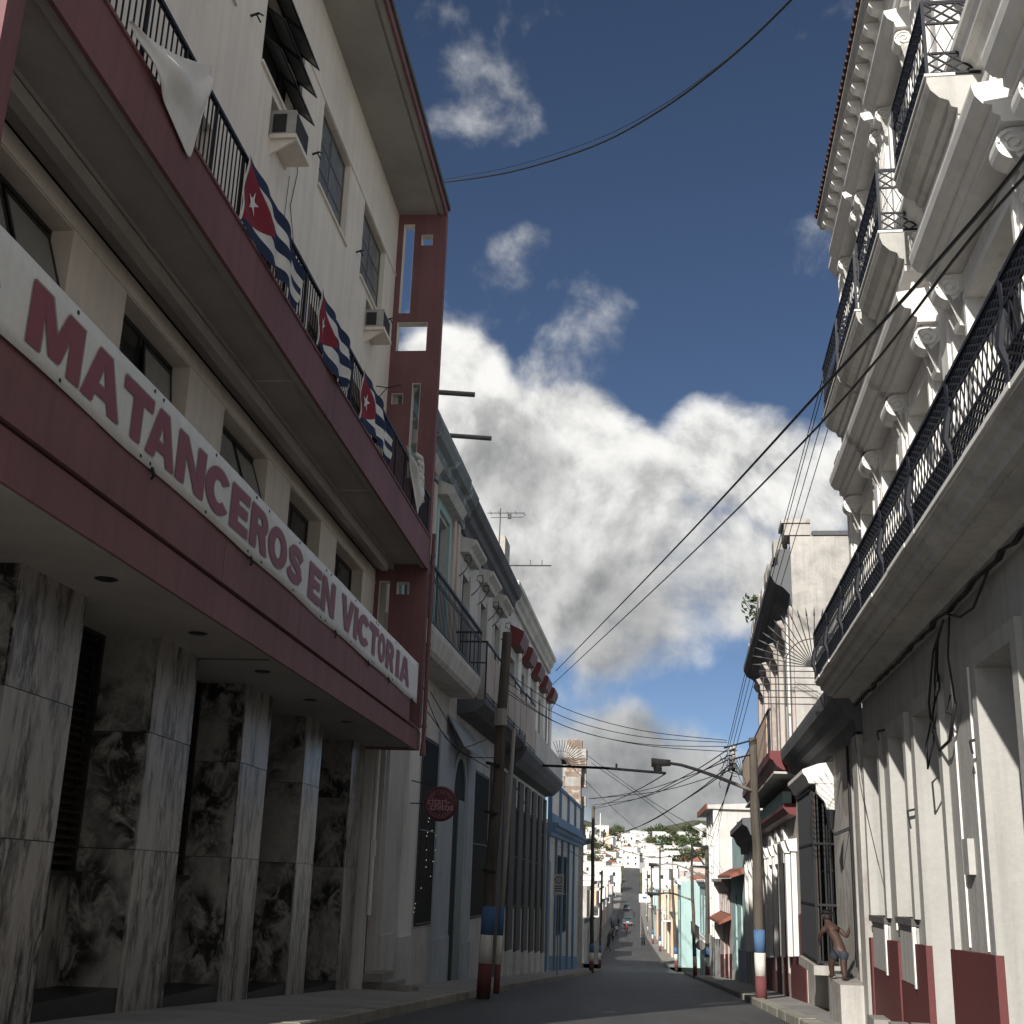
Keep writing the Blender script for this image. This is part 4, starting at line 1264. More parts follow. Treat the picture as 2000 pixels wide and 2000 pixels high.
    for k, (a, b, c) in enumerate(((0.9, -0.75, 0.03), (1.3, -1.0, 0.05), (0.7, -0.55, 0.02))):
        q.tube([P0, (P0[0] + a * 0.3, 0.10 + c, P0[2] + b * 0.3), (P0[0] + a * .8, 0.06 + c, P0[2] + b * .8), (P0[0] + a, .05, P0[2] + b), (P0[0] + a * 1.25, .06, P0[2] + b * 1.25), (P0[0] + a * 1.1, .1, P0[2] + b * 1.55), (P0[0] + a * .9, .06, P0[2] + b * 1.25), (P0[0] + a * .95, .05, P0[2] + b * .95)], 0.014, 5)
    q.tube([(13.9, 0.08, 4.55), (14.05, 0.1, 4.1), (14.0, 0.08, 3.75), (13.85, .1, 3.55), (14.1, .08, 3.45), (14.35, .1, 3.52), (14.25, .06, 3.7)], 0.012, 5)
    q.tube([(13.85, .1, 3.55), (14.3, .09, 3.2), (14.9, .09, 3.15), (15.3, .08, 3.55)], 0.02, 5)
    q.tube([(12.0, .1, 4.58), (12.6, .12, 4.35), (13.3, .1, 4.4), (13.9, .1, 4.56)], 0.014, 5)
    q.build('tangled_wires', wire, RB, smooth=True)
right_building()
# ------------------------------------------------------------------ row houses: general builder
def arch_pts(a, b, z0, zs, n=10):
    c, r = (a + b) / 2, (b - a) / 2
    return [(a, z0), (b, z0)] + [(c + r * math.cos(math.pi * k / n), zs + r * math.sin(math.pi * k / n)) for k in range(n + 1)]

def fill_opening(fr, op, o, kind, parent, fmat=None):
    a, b, c, d = op[:4]
    if kind == 'grid': window_grid(fr, a, b, c, d, o, 2, 3, fmat or darkwood, nightglass, parent)
    elif kind == 'shutter': louver_door(fr, a, b, c, d, o, fmat or darkwood, parent, leaves=2, slat=0.16)
    elif kind == 'door':
        louver_door(fr, a, b, c, c + (d - c) * 0.72, o, fmat or darkwood, parent, leaves=2, name='door_leaf', slat=0.3)
        window_grid(fr, a, b, c + (d - c) * 0.725, d, o, 2, 1, fmat or darkwood, nightglass, parent, name='transom')
    elif kind == 'bars':
        window_grid(fr, a, b, c, d, o, 2, 2, fmat or darkwood, nightglass, parent)
        q = MB(fr); s = a + 0.06
        while s < b: q.bar((s, 0.05, c + 0.04), (s, 0.05, d - 0.04), 0.022); s += 0.14
        for z in (c + 0.1, (c + d) / 2, d - 0.1): q.bar((a, 0.05, z), (b, 0.05, z), 0.03)
        q.build('window_grille', iron, parent)
    backing(fr, a, b, c, d, o - 0.08, parent)

def house(fr, s0, s1, z1, wm, name, label, ops=(), cornice=None, dado_=None, group=None, depth=8.0, o=0.0, trim=None, cat='building', zb=None):
    ymid = fr.p((s0 + s1) / 2, 0, 0).y
    zg = min(gz(fr.p(s0, 0, 0).y), gz(fr.p(s1, 0, 0).y)) - 0.8 if zb is None else zb
    t = thing(name, label, cat, fr.p((s0 + s1) / 2, o, gz(ymid)), group)
    wall('wall', fr, s0, s1, zg, z1, [tuple(x[:4]) for x in ops], wm, t, o=o, depth=0.3)
    for x in ops:
        kind, fm = (x[4] if len(x) > 4 else 'grid'), (x[5] if len(x) > 5 else None)
        fill_opening(fr, x, o - 0.2, kind, t, fm)
        if trim:
            a, b, c, d = x[:4]
            q = MB(fr); q.box(a - 0.13, a - .003, o, o + 0.05, c, d + 0.13); q.box(b + .003, b + 0.13, o, o + 0.05, c, d + 0.13); q.box(a - .003, b + .003, o, o + 0.05, d + .003, d + 0.13); q.build('surround', trim, t)
    if cornice:
        h, out, cm = cornice
        q = MB(fr); q.prism([(o, z1 - h), (o + out * 0.3, z1 - h), (o + out * 0.35, z1 - h * 0.7), (o + out * 0.6, z1 - h * 0.55), (o + out * 0.75, z1 - h * 0.3), (o + out, z1 - h * 0.2), (o + out, z1 + 0.02), (o, z1 + 0.06)], s0 - 0.03, s1 + 0.03); q.build('cornice', cm, t)
    if dado_:
        dh, dm = dado_
        xs = [s0] + [v for x in sorted(ops) if x[2] < gz(fr.p(x[0], 0, 0).y) + dh for v in (x[0], x[1])] + [s1]
        for a, b in zip(xs[::2], xs[1::2]):
            if b - a < 0.05: continue
            za, zb_ = gz(fr.p(a, 0, 0).y) + dh, gz(fr.p(b, 0, 0).y) + dh
            q = MB(fr)
            for oo in (o + 0.001, o + 0.03):
                for (s, z) in ((a, zg), (b, zg), (b, zb_), (a, za)): q.pt(s, oo, z)
            q.q = [[4, 5, 6, 7], [3, 2, 6, 7], [0, 3, 7, 4], [1, 2, 6, 5]]; q.build('dado', dm, t)
    body(fr, s0, s1, zg, z1, depth, wm, t, o=o - 0.46)
    return t

def G(fr, s): return gz(fr.p(s, 0, 0).y) + 0.15

# ------------------------------------------------------------------ left row
fr = LF2
ops = [(0.12, 1.1, G(fr, 0.5), 4.9, 'door', redwood), (5.7, 8.0, 0.1, 5.3, 'bars'), (15.6, 19.5, 0.0, 5.2, 'bars'),
       (6.0, 7.9, 7.7, 12.0, 'shutter', greenwood), (1.6, 3.4, 7.7, 12.0, 'shutter', greenwood), (10.95, 12.7, 7.7, 11.4, 'grid'), (15.35, 17.1, 7.7, 11.4, 'grid'), (19.35, 21.1, 7.7, 11.4, 'grid')]
L2 = house(fr, -0.02, 24.0, 13.9, palestone, 'colonial_house', 'pale grey colonial house with iron balcony and mossy cornice beyond the maroon building', ops, None, None, depth=9)
def l2_extra():
    t = L2
    # arched doorway, built as raised frame and flat near-black panel for the recess shade
    a, b = 11.1, 13.6
    q = MB(fr); z0 = G(fr, 12) - 0.2
    outer = arch_pts(a - 0.25, b + 0.25, z0, 4.0, 12); inner = arch_pts(a, b, z0, 4.0, 12)
    for o_ in (0.0, 0.07):
        for p in outer + inner: q.pt(p[0], o_, p[1])
    n = len(outer)
    for k in range(1, n):
        k2 = (k + 1) % n
        q.q.append([2 * n + k, 2 * n + k2, 3 * n + k2, 3 * n + k]); q.q.append([k, k2, 2 * n + k2, 2 * n + k]); q.q.append([n + k, n + k2, 3 * n + k2, 3 * n + k])
    q.build('arch_surround', bluegrey, t)
    q = MB(fr); q.prism_o(inner, 0.004, 0.02); q.build('arch_shade_panel', room_shade, t)  # doorway shade painted as a dark sheet on the wall face
    q = MB(fr); q.box(a + 1.15, b - 0.05, 0.022, 0.06, z0, 3.9); q.build('door_leaf', greenwood, t)
    for (s0, s1, m_) in ((1.2, 2.6, ltgrey), (3.6, 5.0, offwhite), (8.1, 10.9, bluegrey), (13.9, 15.5, bluegrey), (20.0, 23.8, darkstone)):
        q = MB(fr); q.box(s0, s1, 0.002, 0.09, G(fr, s1) - 0.6, 5.7); q.build('pilaster', m_, t)
        q = MB(fr); q.box(s0 - 0.03, s1 + 0.03, 0.004, 0.14, G(fr, s1) - 0.6, G(fr, s0) + 1.15); q.build('pilaster_base', m_ if m_ is not offwhite else ltgrey, t)
    q = MB(fr); q.tube([(0.05, 0.06, 4.9), (0.05, 0.06, 2.3), (0.05, 0.06, 0.6)], 0.05, 8); q.build('drain_pipe', offwhite, t)
    q = MB(fr); q.box(0.0, 0.12, 0.02, 0.12, 1.9, 2.25); q.build('meter_box', offwhite, t)
    for k in range(2):
        q = MB(fr); q.box(0.1, 1.3, 0.0, 0.75 - 0.3 * k, G(fr, .5) - 0.5, G(fr, .5) + 0.17 * (k + 1)); q.build('door_step', concrete, t)
    # rough stones by the step
    for k in range(7):
        q = MB(fr); s = 0.5 + random.uniform(-.5, .9); o_ = 0.85 + random.uniform(0, .35); z = G(fr, s); r = random.uniform(.08, .16)
        q.box(s - r, s + r, o_ - r * .7, o_ + r * .7, z - .05, z + r * .8); ob = q.build('rubble_stone', concrete, t); 
    # window surrounds, hoods, iron scrolls
    for (a, b) in ((10.95, 12.7), (15.35, 17.1), (19.35, 21.1)):
        q = MB(fr); q.prism([(0, 11.95), (0.3, 11.95), (0.36, 12.1), (0.55, 12.25), (0.55, 12.36), (0, 12.5)], a - 0.4, b + 0.4); q.build('window_hood', palestone, t)
        q = MB(fr); q.box(a - .2, a, 0, .06, 7.7, 11.6); q.box(b, b + .2, 0, .06, 7.7, 11.6); q.build('surround', palestone, t)
        for s in (a - 0.75, b + 0.35):
            pts = [(s, 0.04, 11.0), (s, 0.25, 11.2), (s, 0.45, 11.55), (s, 0.42, 11.75), (s, 0.25, 11.72), (s, 0.22, 11.55), (s, 0.34, 11.5)]
            q = MB(fr); q.tube(pts, 0.02, 5); q.build('iron_scroll', iron, t)
    for (a, b) in ((6.0, 7.9), (1.6, 3.4)):
        q = MB(fr); q.box(a - .25, a, 0, .10, 7.7, 12.1); q.box(b, b + .25, 0, .10, 7.7, 12.1); q.box(a - .25, b + .25, 0, .1, 12.1, 12.4); q.build('surround', teal, t)
        q = MB(fr); q.prism([(0, 12.4), (0.4, 12.4), (0.55, 12.65), (0, 12.9)], a - .5, b + .5); q.build('window_hood', palestone, t)
    for s in (5.2, 8.8, 9.6):
        q = MB(fr); q.box(s - .22, s + .22, 0, .12, 7.6, 12.6); q.build('pilaster', ocre, t)
    # cornice
    q = MB(fr); q.prism([(0, 12.7), (.12, 12.7), (.14, 13.0), (.3, 13.1), (.34, 13.35), (.5, 13.45), (.58, 13.7), (.58, 13.8), (.3, 13.92), (.3, 14.45), (0, 14.45)], -0.02, 10.5); q.build('cornice', greencornice, t)
    q = MB(fr); q.prism([(0, 12.6), (.12, 12.6), (.14, 12.9), (.3, 13.0), (.34, 13.25), (.5, 13.35), (.58, 13.6), (.58, 13.72), (.25, 13.85), (.25, 14.2), (0, 14.2)], 10.52, 24.05); q.build('cornice', darkcornice, t)
    # iron balcony
    q = MB(fr); q.prism([(0, 6.95), (.75, 6.95), (.85, 7.05), (.9, 7.25), (.95, 7.45), (.95, 7.6), (0, 7.6)], -0.02, 10.0); q.build('balcony_slab', palestone, t)
    rr = MB(fr)
    rr.box(0, 10.0, .90, .95, 9.05, 9.12); rr.box(0, 10.0, .91, .94, 7.65, 7.69); rr.box(0, 10, .91, .94, 8.72, 8.75); rr.box(9.95, 10.0, 0.0, .95, 9.05, 9.12)
    ra = rr.build('railing', iron, t)
    q = MB(fr); s = 0.05
    while s < 10: q.bar((s, .925, 7.62), (s, .925, 8.74), 0.018); q.bar((s, .925, 8.74), (s + .16, .925, 9.06), .012); q.bar((s + .16, .925, 8.74), (s, .925, 9.06), .012); s += 0.21
    for k in range(7): q.bar((9.97, .05 + k * .13, 7.62), (9.97, .05 + k * .13, 9.06), 0.022)
    q.build('balusters', iron, ra, kind='stuff')
    # beige balcony
    q = MB(fr); q.prism([(0, 6.6), (.6, 6.7), (.95, 6.95), (.95, 7.1), (0, 7.1)], 11.3, 23.95); q.build('balcony_slab', darkcornice, t)
    for k in range(6):
        a = 11.4 + k * 2.09; q = MB(fr); q.box(a, a + 2.04, .90, .94, 7.35, 8.75); q.build('balcony_panel', ocre, t)
    q = MB(fr); q.box(11.3, 23.95, .89, .95, 9.0, 9.06); q.box(11.3, 23.95, .9, .94, 7.2, 7.24)
    for k in range(7): q.box(11.33 + k * 2.09, 11.38 + k * 2.09, .895, .945, 7.1, 9.0)
    q.box(11.3, 11.34, 0, .92, 9.0, 9.06); q.box(11.3, 11.34, 0, .92, 8.3, 8.34)
    q.build('railing', iron, t)
    # corrugated awning over the arch
    q = MB(fr)
    for k in range(20):
        a = 9.5 + k * .25; q.prism([(0.02, 6.35), (0.62, 5.35), (0.62, 5.33), (0.02, 6.33)], a, a + .13); q.prism([(0.02, 6.38), (0.64, 5.38), (0.64, 5.36), (0.02, 6.36)], a + .13, a + .25)
    q.build('awning', bluegrey, t)
    for s in (2.62, 6.15):
        q = MB(fr); q.tube([(s, 0.1, 14.5), (s + .02, 1.45 + .1, 14.38)], 0.075, 10); q.build('spout_pipe', greysteel, t)
    # small bright wall lamps
l2_extra()

ops = [(25.2 + k * 3.3, 26.5 + k * 3.3, 0.2 - .1 * k, 4.6, 'bars') for k in range(6)] + [(25.4 + k * 4.3, 27.0 + k * 4.3, 7.4, 11.0, 'shutter', brownwood) for k in range(5)]
L3 = house(fr, 24.05, 44.4, 14.2, ltgrey, 'colonial_house', 'grey two storey house with maroon window hoods and a pale balcony parapet', ops, (0.9, 0.45, palestone), depth=9)
def l3_extra():
    t = L3
    q = MB(fr); q.box(24.1, 44.3, 0.002, 0.05, -5, 5.6); 
    for k in range(5):
        a, b = 25.4 + k * 4.3, 27.0 + k * 4.3
        q = MB(fr); q.prism([(0, 11.5), (.45, 11.5), (.6, 11.9), (.6, 12.1), (0, 12.4)], a - .4, b + .4); q.build('window_hood', redwood, t)
        q = MB(fr); q.box(b + .6, b + 1.9, 0, .12, 7.3, 12.9); q.build('pilaster', offwhite, t)
        q = MB(fr); q.tube([(b + .9, .14, 11.2), (b + .9, .34, 11.6), (b + .9, .2, 11.9), (b + .9, .12, 11.7)], .05, 6); q.build('scroll_bracket', offwhite, t)
    for a, b in ((24.1, 25.15), (26.55, 28.45), (29.85, 31.75), (33.15, 35.05), (36.45, 38.35), (39.75, 41.65), (43.05, 44.35)):
        q = MB(fr); q.box(a, b, 0.002, .10, -5.2, 5.8); q.build('stone_facing', darkstone, t)
        q = MB(fr); q.box(a - .02, b + .02, .004, .16, -5.2, G(fr, a) + .95); q.build('plinth', ltgrey, t)
    q = MB(fr); q.prism([(0, 6.0), (.5, 6.1), (.8, 6.4), (1.0, 6.7), (1.0, 6.9), (0, 6.9)], 24.05, 44.5); q.build('balcony_slab', darkcornice, t)
    q = MB(fr); q.box(24.05, 28.0, .9, .94, 7.1, 8.9); q.build('balcony_panel', ocre, t)
    q = MB(fr); q.box(28.05, 44.45, .86, .96, 6.92, 8.05); q.build('balcony_parapet', palestone, t)
    q = MB(fr); q.box(24.05, 28.0, .89, .95, 9.1, 9.16); q.build('railing', iron, t)
    # spike fan
    q = MB(fr)
    for k in range(17):
        an = R(-8 + k * 7.5); q.bar((43.9, .95, 7.9), (43.9, .95 + 1.4 * math.cos(an), 7.9 + 1.4 * math.sin(an)), .03)
    q.tube([(43.9,   .95 + .75 * math.cos(R(a_)), 7.9 + .75 * math.sin(R(a_))) for a_ in range(-8, 113, 8)], .015, 4)
    q.build('spike_fan', iron, t)
    q = MB(fr); q.box(24.4, 26.2, -2.5, -.3, 14.2, 16.4); q.build('roof_hut', oldgrey, t)
    q = MB(fr); q.tube([(21.5, .2, 14.25), (21.5, 2.1, 14.25)], .03, 6); q.bar((21.5, 1.2, 14.25), (21.5, 1.2, 14.5), .03); q.bar((21.5, 1.7, 14.25), (21.5, 1.7, 14.5), .03); q.build('roof_bar', iron, t)
l3_extra()

# television aerial
an_ = thing('television_aerial', 'thin metal television aerial above the grey cornice', 'aerial', fr.p(19.5, .1, 14.3))
q = MB(fr); q.tube([(19.5, .1, 14.1), (19.5, .1, 16.2)], .022, 6); q.build('mast', iron, an_)
q = MB(fr)
q.tube([(19.5, -.45, 16.0), (19.5, 1.1, 16.0)], .02, 5); q.tube([(19.5, -.3, 15.8), (19.5, 1.05, 15.82), (19.5, 1.15, 15.9), (19.5, 1.05, 16.0)], .016, 5); q.box(19.45, 19.55, .42, .56, 15.75, 15.95)
for k in range(4): q.bar((19.2, -.3 + k * .35, 16.0), (19.8, -.3 + k * .35, 16.0), .014)
q.build('element', iron, an_)

ops = [(47.6, 49.2, G(fr, 48.4), 2.4, 'door', darkblue), (53.0, 56.5, -2.2, 2.9, 'bars', darkblue), (58.0, 62.0, -2.2, 2.9, 'bars', darkblue)]
L4 = house(fr, 46.0, 76.0, 4.6, bluehouse if False else ltgrey, 'blue_trimmed_house', 'single storey pale house with bright blue cornice, pilasters and parapet', ops, (0.7, 0.7, bluehouse), (1.0, bluehouse), depth=9)
q = MB(fr); q.box(46.0, 76.0, .02, .30, 4.62, 5.2); q.box(46, 76, .02, .25, 7.0, 7.2)
for k in range(5): q.box(46.0 + k * 7.43, 46.4 + k * 7.43, .02, .26, 5.2, 7.0)
q.build('parapet_frame', bluehouse, L4)
for k in range(4):
    q = MB(fr); q.box(46.4 + k * 7.43, 53.43 + k * 7.43, .03, .10, 5.2, 7.0); q.build('parapet_panel', offwhite, L4)
for s in (46.2, 52.0, 57.2, 63.2, 69.0):
    q = MB(fr); q.box(s, s + .5, 0.03, .14, -5.5, 3.9); q.build('pilaster', bluehouse, L4)
# crumbling brick party wall rising behind
RW = thing('ruined_wall', 'crumbling tall brick wall of a ruined house past the blue trimmed house', 'wall', fr.p(79, 0, -6))
q = MB(fr); q.box(76.05, 83.0, -4.0, 0.0, -9, 4.2); q.build('facade', brickold, RW)
rb = random.Random(5)
for k in range(22):
    z0 = 4.2 + (k // 2) * 0.78
    q = MB(fr); q.box(76.06 + (k % 2) * .9, 76.9 + (k % 2) * .9, -1.3 + rb.uniform(-.2, .2), 0.25 + rb.uniform(-.25, .3), z0, z0 + .775); q.build('broken_masonry', brickold if k % 3 else oldgrey, RW)
q = MB(fr); q.prism([(0, 4.2), (.9, 4.5), (.9, 4.65), (0, 4.65)], 77.5, 82.9); q.build('cornice', darkcornice, RW)
WT = thing('white_block', 'plain white block rising behind the blue parapet', 'building', fr.p(70, -8, -5))
q = MB(fr); q.box(66, 75, -9.0, -3.2, -6, 11.5); q.build('wall', offwhite, WT)
q = MB(fr); q.box(65.95, 66.05, -4.6, -4.1, 9.6, 10.5); q.build('window', nightglass, WT)
q = MB(fr); q.box(65.9, 75.1, -9.1, -3.1, 11.5, 11.7); q.build('roof', ltgrey, WT)

# ------------------------------------------------------------------ right row
fr = RF
ops = [(26.6, 29.6, 0.0, 3.75, 'bars'), (22.55, 23.5, G(fr, 23) + 0.45, 3.5, 'door', darkwood)]
R2 = house(fr, 21.65, 33.4, 4.55, oldgrey, 'weathered_house', 'stained grey single storey house with a sooty cornice and caged window', ops, None, None, depth=7)
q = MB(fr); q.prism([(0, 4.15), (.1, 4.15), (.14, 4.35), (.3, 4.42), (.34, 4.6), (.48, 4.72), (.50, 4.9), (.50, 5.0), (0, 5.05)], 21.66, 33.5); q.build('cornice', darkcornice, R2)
q = MB(fr); q.prism([(0, 5.06), (.16, 5.06), (.16, 5.3), (0, 5.3)], 24, 33.4); q.build('parapet', oldgrey, R2)
# projecting window cage with plaster hood
q = MB(fr)
A, Bq, C0, D0 = 26.5, 29.7, 0.05, 3.55
s = A
while s <= Bq + .01: q.bar((s, .42, C0), (s, .42, D0), .035); s += .16
for z in (C0 + .05, 1.2, 2.4, D0 - .05): q.bar((A, .42, z), (Bq, .42, z), .045); q.bar((A, .02, z), (A, .42, z), .045); q.bar((Bq, .02, z), (Bq, .42, z), .045)
for k in range(3): q.bar((A, .1 + k * .11, C0), (A, .1 + k * .11, D0), .03)
q.build('window_cage', iron, R2)
q = MB(fr); q.box(A + .02, Bq - .02, .36, .40, C0 + .05, D0 - .05); q.build('wooden_screen', darkwood, R2)
q = MB(fr); q.prism([(0, 3.6), (.5, 3.6), (.55, 3.72), (.62, 3.8), (.62, 3.88), (.3, 4.0), (0, 4.05)], A - .3, Bq + .3); q.build('window_hood', whitet, R2)
for s in (A - .16, Bq + .16):
    q = MB(fr); q.prism([(0, 3.6), (.36, 3.6), (.34, 3.4), (.2, 3.25), (.12, 3.0), (0, 2.95)], s - .12, s + .12); q.build('hood_bracket', whitet, R2)
q = MB(fr); q.box(A - .1, Bq + .1, 0.0, .52, -.14, 0.04); q.build('window_sill', oldgrey, R2)
q = MB(fr); q.box(21.7, 22.3, 0.0, .12, -2, 4.1); q.build('pilaster', oldgrey, R2)
q = MB(fr); q.box(22.2, 24.0, .02, .5, G(fr, 23) - .5, 0.0); q.build('door_plinth', oldgrey, R2)
q = MB(fr); q.box(24.6, 25.6, .02, .30, G(fr, 25) - .3, G(fr, 25) + .75); q.build('meter_cupboard', greysteel, R2)
q = MB(fr); q.box(24.7, 25.5, .30, .33, G(fr, 25) + .05, G(fr, 25) + .7); q.build('cupboard_door', alum, R2)
q = MB(fr); q.tube([(24.0, 0, 2.62), (24.0, .28, 2.5), (24.0, .34, 2.62)], .03, 6); q.tube([(24.0, .34, 2.6), (24.0, .34, 2.78), (24.0, .34, 2.95)], .05, 8, .10); q.build('wall_lamp', iron, R2)
q = MB(fr); q.tube([(23.6, .03, 4.1), (23.6, .03, 0.2)], .025, 6); q.build('conduit', iron, R2)

# tall weathered house with arches below
ops = [(44.0, 45.2, G(fr, 44) + .6, 2.2, 'grid', brownwood), (41.2, 42.4, G(fr, 42) + .6, 2.2, 'grid', brownwood), (38.4, 39.6, G(fr, 39) + .6, 2.2, 'grid', brownwood)] + [(36.0 + k * 3.6, 37.3 + k * 3.6, 5.3, 8.6, 'shutter', greenwood) for k in range(4)]
R3 = house(fr, 33.6, 50.0, 10.9, oldpink, 'tall_weathered_house', 'tall streaked pink house with stained side wall, broken cornice and pink balcony', ops, None, (2.3, dado), depth=2.0)
def r3_extra():
    t = R3
    q = MB(fr); q.prism_o([], 0, 0) if False else None
    q = MB(fr); q.box(33.45, 33.62, -1.75, 0.06, 4.4, 10.95); q.build('side_wall', sidewall, t)
    q = MB(fr); q.box(33.40, 33.66, -1.8, -.55, 10.955, 11.08); q.build('wall_coping', darkcornice, t)
    q = MB(fr); q.box(33.4, 34.4, -.5, .22, 10.96, 11.3); q.box(33.35, 34.5, -.5, .3, 11.3, 11.42); q.build('corner_pedestal', oldgrey, t)
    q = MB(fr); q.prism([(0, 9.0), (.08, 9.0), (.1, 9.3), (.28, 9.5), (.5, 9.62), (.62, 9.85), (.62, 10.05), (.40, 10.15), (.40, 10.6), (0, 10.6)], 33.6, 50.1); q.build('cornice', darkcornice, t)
    rb = random.Random(11); s = 34.5
    while s < 49.5:
        w = rb.uniform(.5, 1.1); q = MB(fr); q.box(s, s + w - .05, .05, .42 + rb.uniform(-.03, .06), 10.6, 10.72 + rb.uniform(0, .45)); q.build('broken_parapet', oldgrey if rb.random() < .5 else oldpink, t); s += w
    for s in (34.0, 35.2, 38.3, 41.9, 45.5, 48.9):
        q = MB(fr); q.box(s - .28, s + .28, 0, .13, 5.2, 9.0); q.build('pilaster', offwhite if s > 35 and s < 36 else oldpink, t)
    for k in range(4):
        a, b = 36.0 + k * 3.6, 37.3 + k * 3.6
        q = MB(fr); q.prism([(0, 8.75), (.22, 8.75), (.34, 8.95), (0, 9.05)], a - .35, b + .35); q.build('window_hood', oldpink, t)
        q = MB(fr); q.prism([(0, 8.75), (.2, 8.75), (.18, 8.5), (.06, 8.25), (0, 8.25)], a - .32, a - .12); q.build('hood_bracket', oldgrey, t)
    # balcony
    q = MB(fr); q.prism([(0, 4.45), (.45, 4.5), (.62, 4.62), (.7, 4.75), (.78, 4.8), (.78, 5.0), (0, 5.0)], 33.6, 50.0); q.build('balcony_slab', redwood, t)
    q = MB(fr); q.box(33.65, 50, .02, .68, 4.40, 4.46); q.build('balcony_soffit', greyslab, t)
    q = MB(fr); q.box(35.0, 50.0, .71, .76, 5.06, 6.1); q.build('balcony_panel', peach, t)
    q = MB(fr); q.box(33.9, 50, .70, .77, 6.13, 6.18)
    for k in range(60): q.bar((33.95 + k * .27, .735, 5.0), (33.95 + k * .27, .735, 6.14), .03)
    q.build('railing', iron, t)
    q = MB(fr)
    for k in range(12):
        an = R(15 + k * 9); q.bar((49.5, .75, 5.6), (49.5, .75 + .8 * math.cos(an), 5.6 + .8 * math.sin(an)), .025)
    q.build('spike_fan', iron, t)
    # lower cornice with teal fascia and arched windows
    q = MB(fr); q.box(35.3, 50, .10, .34, 3.72, 4.05); q.build('fascia', teal, t)
    q = MB(fr); q.prism([(0, 3.4), (.2, 3.45), (.34, 3.6), (.34, 3.72), (0, 3.72)], 35.2, 50); q.build('fascia_mould', redwood, t)
    for k, s in enumerate((38.4, 41.2, 44.0)):
        a, b = s - .1, s + 1.3
        q = MB(fr); outer = arch_pts(a - .22, b + .22, 2.2, 2.35, 12); inner = arch_pts(a, b, 2.2, 2.35, 12); n = len(outer)
        for o_ in (0.0, .12):
            for p in outer + inner: q.pt(p[0], o_, p[1])
        for j in range(1, n):
            j2 = (j + 1) % n
            q.q.append([2 * n + j, 2 * n + j2, 3 * n + j2, 3 * n + j]); q.q.append([j, j2, 2 * n + j2, 2 * n + j]); q.q.append([n + j, n + j2, 3 * n + j2, 3 * n + j])
        q.build('arch', offwhite, t)
        q = MB(fr); q.prism_o(arch_pts(a, b, 2.22, 2.35, 12), .004, .02); q.build('fanlight', nightglass, t)
    for s in (35.6, 37.6, 40.3, 43.1, 45.8, 47.5):
        q = MB(fr); q.box(s - .22, s + .22, .02, .16, G(fr, s) + 1.1, 2.45); q.build('pilaster', offwhite, t)
        q = MB(fr); q.prism([(0, 2.45), (.2, 2.45), (.26, 2.6), (.3, 2.75), (0, 2.8)], s - .3, s + .3); q.build('capital', offwhite, t)
r3_extra()
# weed on the broken cornice
WEED = thing('weed', 'small leafy weed growing from the broken cornice of the tall pink house', 'plant', RF.p(43.5, .5, 10.6))
lw = MB(WF)
rb = random.Random(3)
for k in range(70):
    a = rb.uniform(0, 6.28); r_ = rb.uniform(.05, .5); z = rb.uniform(0, .95); c = RF.p(43.5, .5, 10.6) + Vector((r_ * math.cos(a), r_ * math.sin(a), z))
    u = Vector((rb.uniform(-1, 1), rb.uniform(-1, 1), rb.uniform(-.4, .8))).normalized() * .13; w = u.orthogonal().normalized() * .06
    i = len(lw.v); lw.v += [c - u, c + w, c + u, c - w]; lw.q.append([i, i + 1, i + 2, i + 3])
lw.build('leaves', leafm, WEED, kind='stuff')
q = MB(WF)
for k in range(5): q.tube([RF.p(43.5, .45, 10.5), RF.p(43.5, .5, 10.9) + Vector((rb.uniform(-.2, .2), rb.uniform(-.2, .2), 0)), RF.p(43.5, .5, 11.3) + Vector((rb.uniform(-.4, .4), rb.uniform(-.4, .4), 0))], .012, 4, world=True)
q.build('stem', barkm, WEED)

# white-and-grey house with small arches, black cornice
ops = [(52.6, 53.8, -1.2, 2.2, 'grid', darkwood), (56.0, 57.2, -1.4, 2.0, 'grid', darkwood), (59.6, 60.8, -1.6, 2.0, 'grid', darkwood)]
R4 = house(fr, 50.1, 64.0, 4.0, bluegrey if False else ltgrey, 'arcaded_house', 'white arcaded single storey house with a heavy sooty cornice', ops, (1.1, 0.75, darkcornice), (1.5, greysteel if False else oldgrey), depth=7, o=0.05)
for s in (51.4, 54.9, 58.4, 62.0):
    q = MB(fr); q.box(s - .25, s + .25, .06, .22, G(fr, s) + 1.4, 2.4); q.build('pilaster', offwhite, R4)
for s in (52.6, 56.0, 59.6):
    a, b = s - .1, s + 1.3; q = MB(fr); outer = arch_pts(a - .3, b + .3, 2.2, 2.25, 10); inner = arch_pts(a, b, 2.2, 2.25, 10); n = len(outer)
    for o_ in (0.05, .2):
        for p in outer + inner: q.pt(p[0], o_, p[1])
    for j in range(1, n):
        j2 = (j + 1) % n
        q.q.append([2 * n + j, 2 * n + j2, 3 * n + j2, 3 * n + j]); q.q.append([j, j2, 2 * n + j2, 2 * n + j]); q.q.append([n + j, n + j2, 3 * n + j2, 3 * n + j])
    q.build('arch', offwhite, R4)
q = MB(fr); q.box(52, 63, -3, -2, 4.0, 5.6); q.build('roof_rubble', sidewall, R4)
fr = Frame((5.5, 64.0, 0), (0, 1, 0), (-1, 0, 0))          # the row straightens here
ops = [(2.4, 3.4, G(fr, 3), 1.0, 'door', peach), (6.0, 7.0, G(fr, 6), 0.9, 'door', darkwood)]
R5 = house(fr, 0.6, 10.0, 2.2, teal, 'teal_house', 'pale teal house with a red tiled porch roof and square upper block', ops, None, (0.6, ltgrey), depth=7)
q = MB(fr); q.prism([(0, 2.0), (.75, 1.75), (.75, 1.9), (0, 2.3)], .55, 10.1); q.build('porch_roof', redroof, R5)
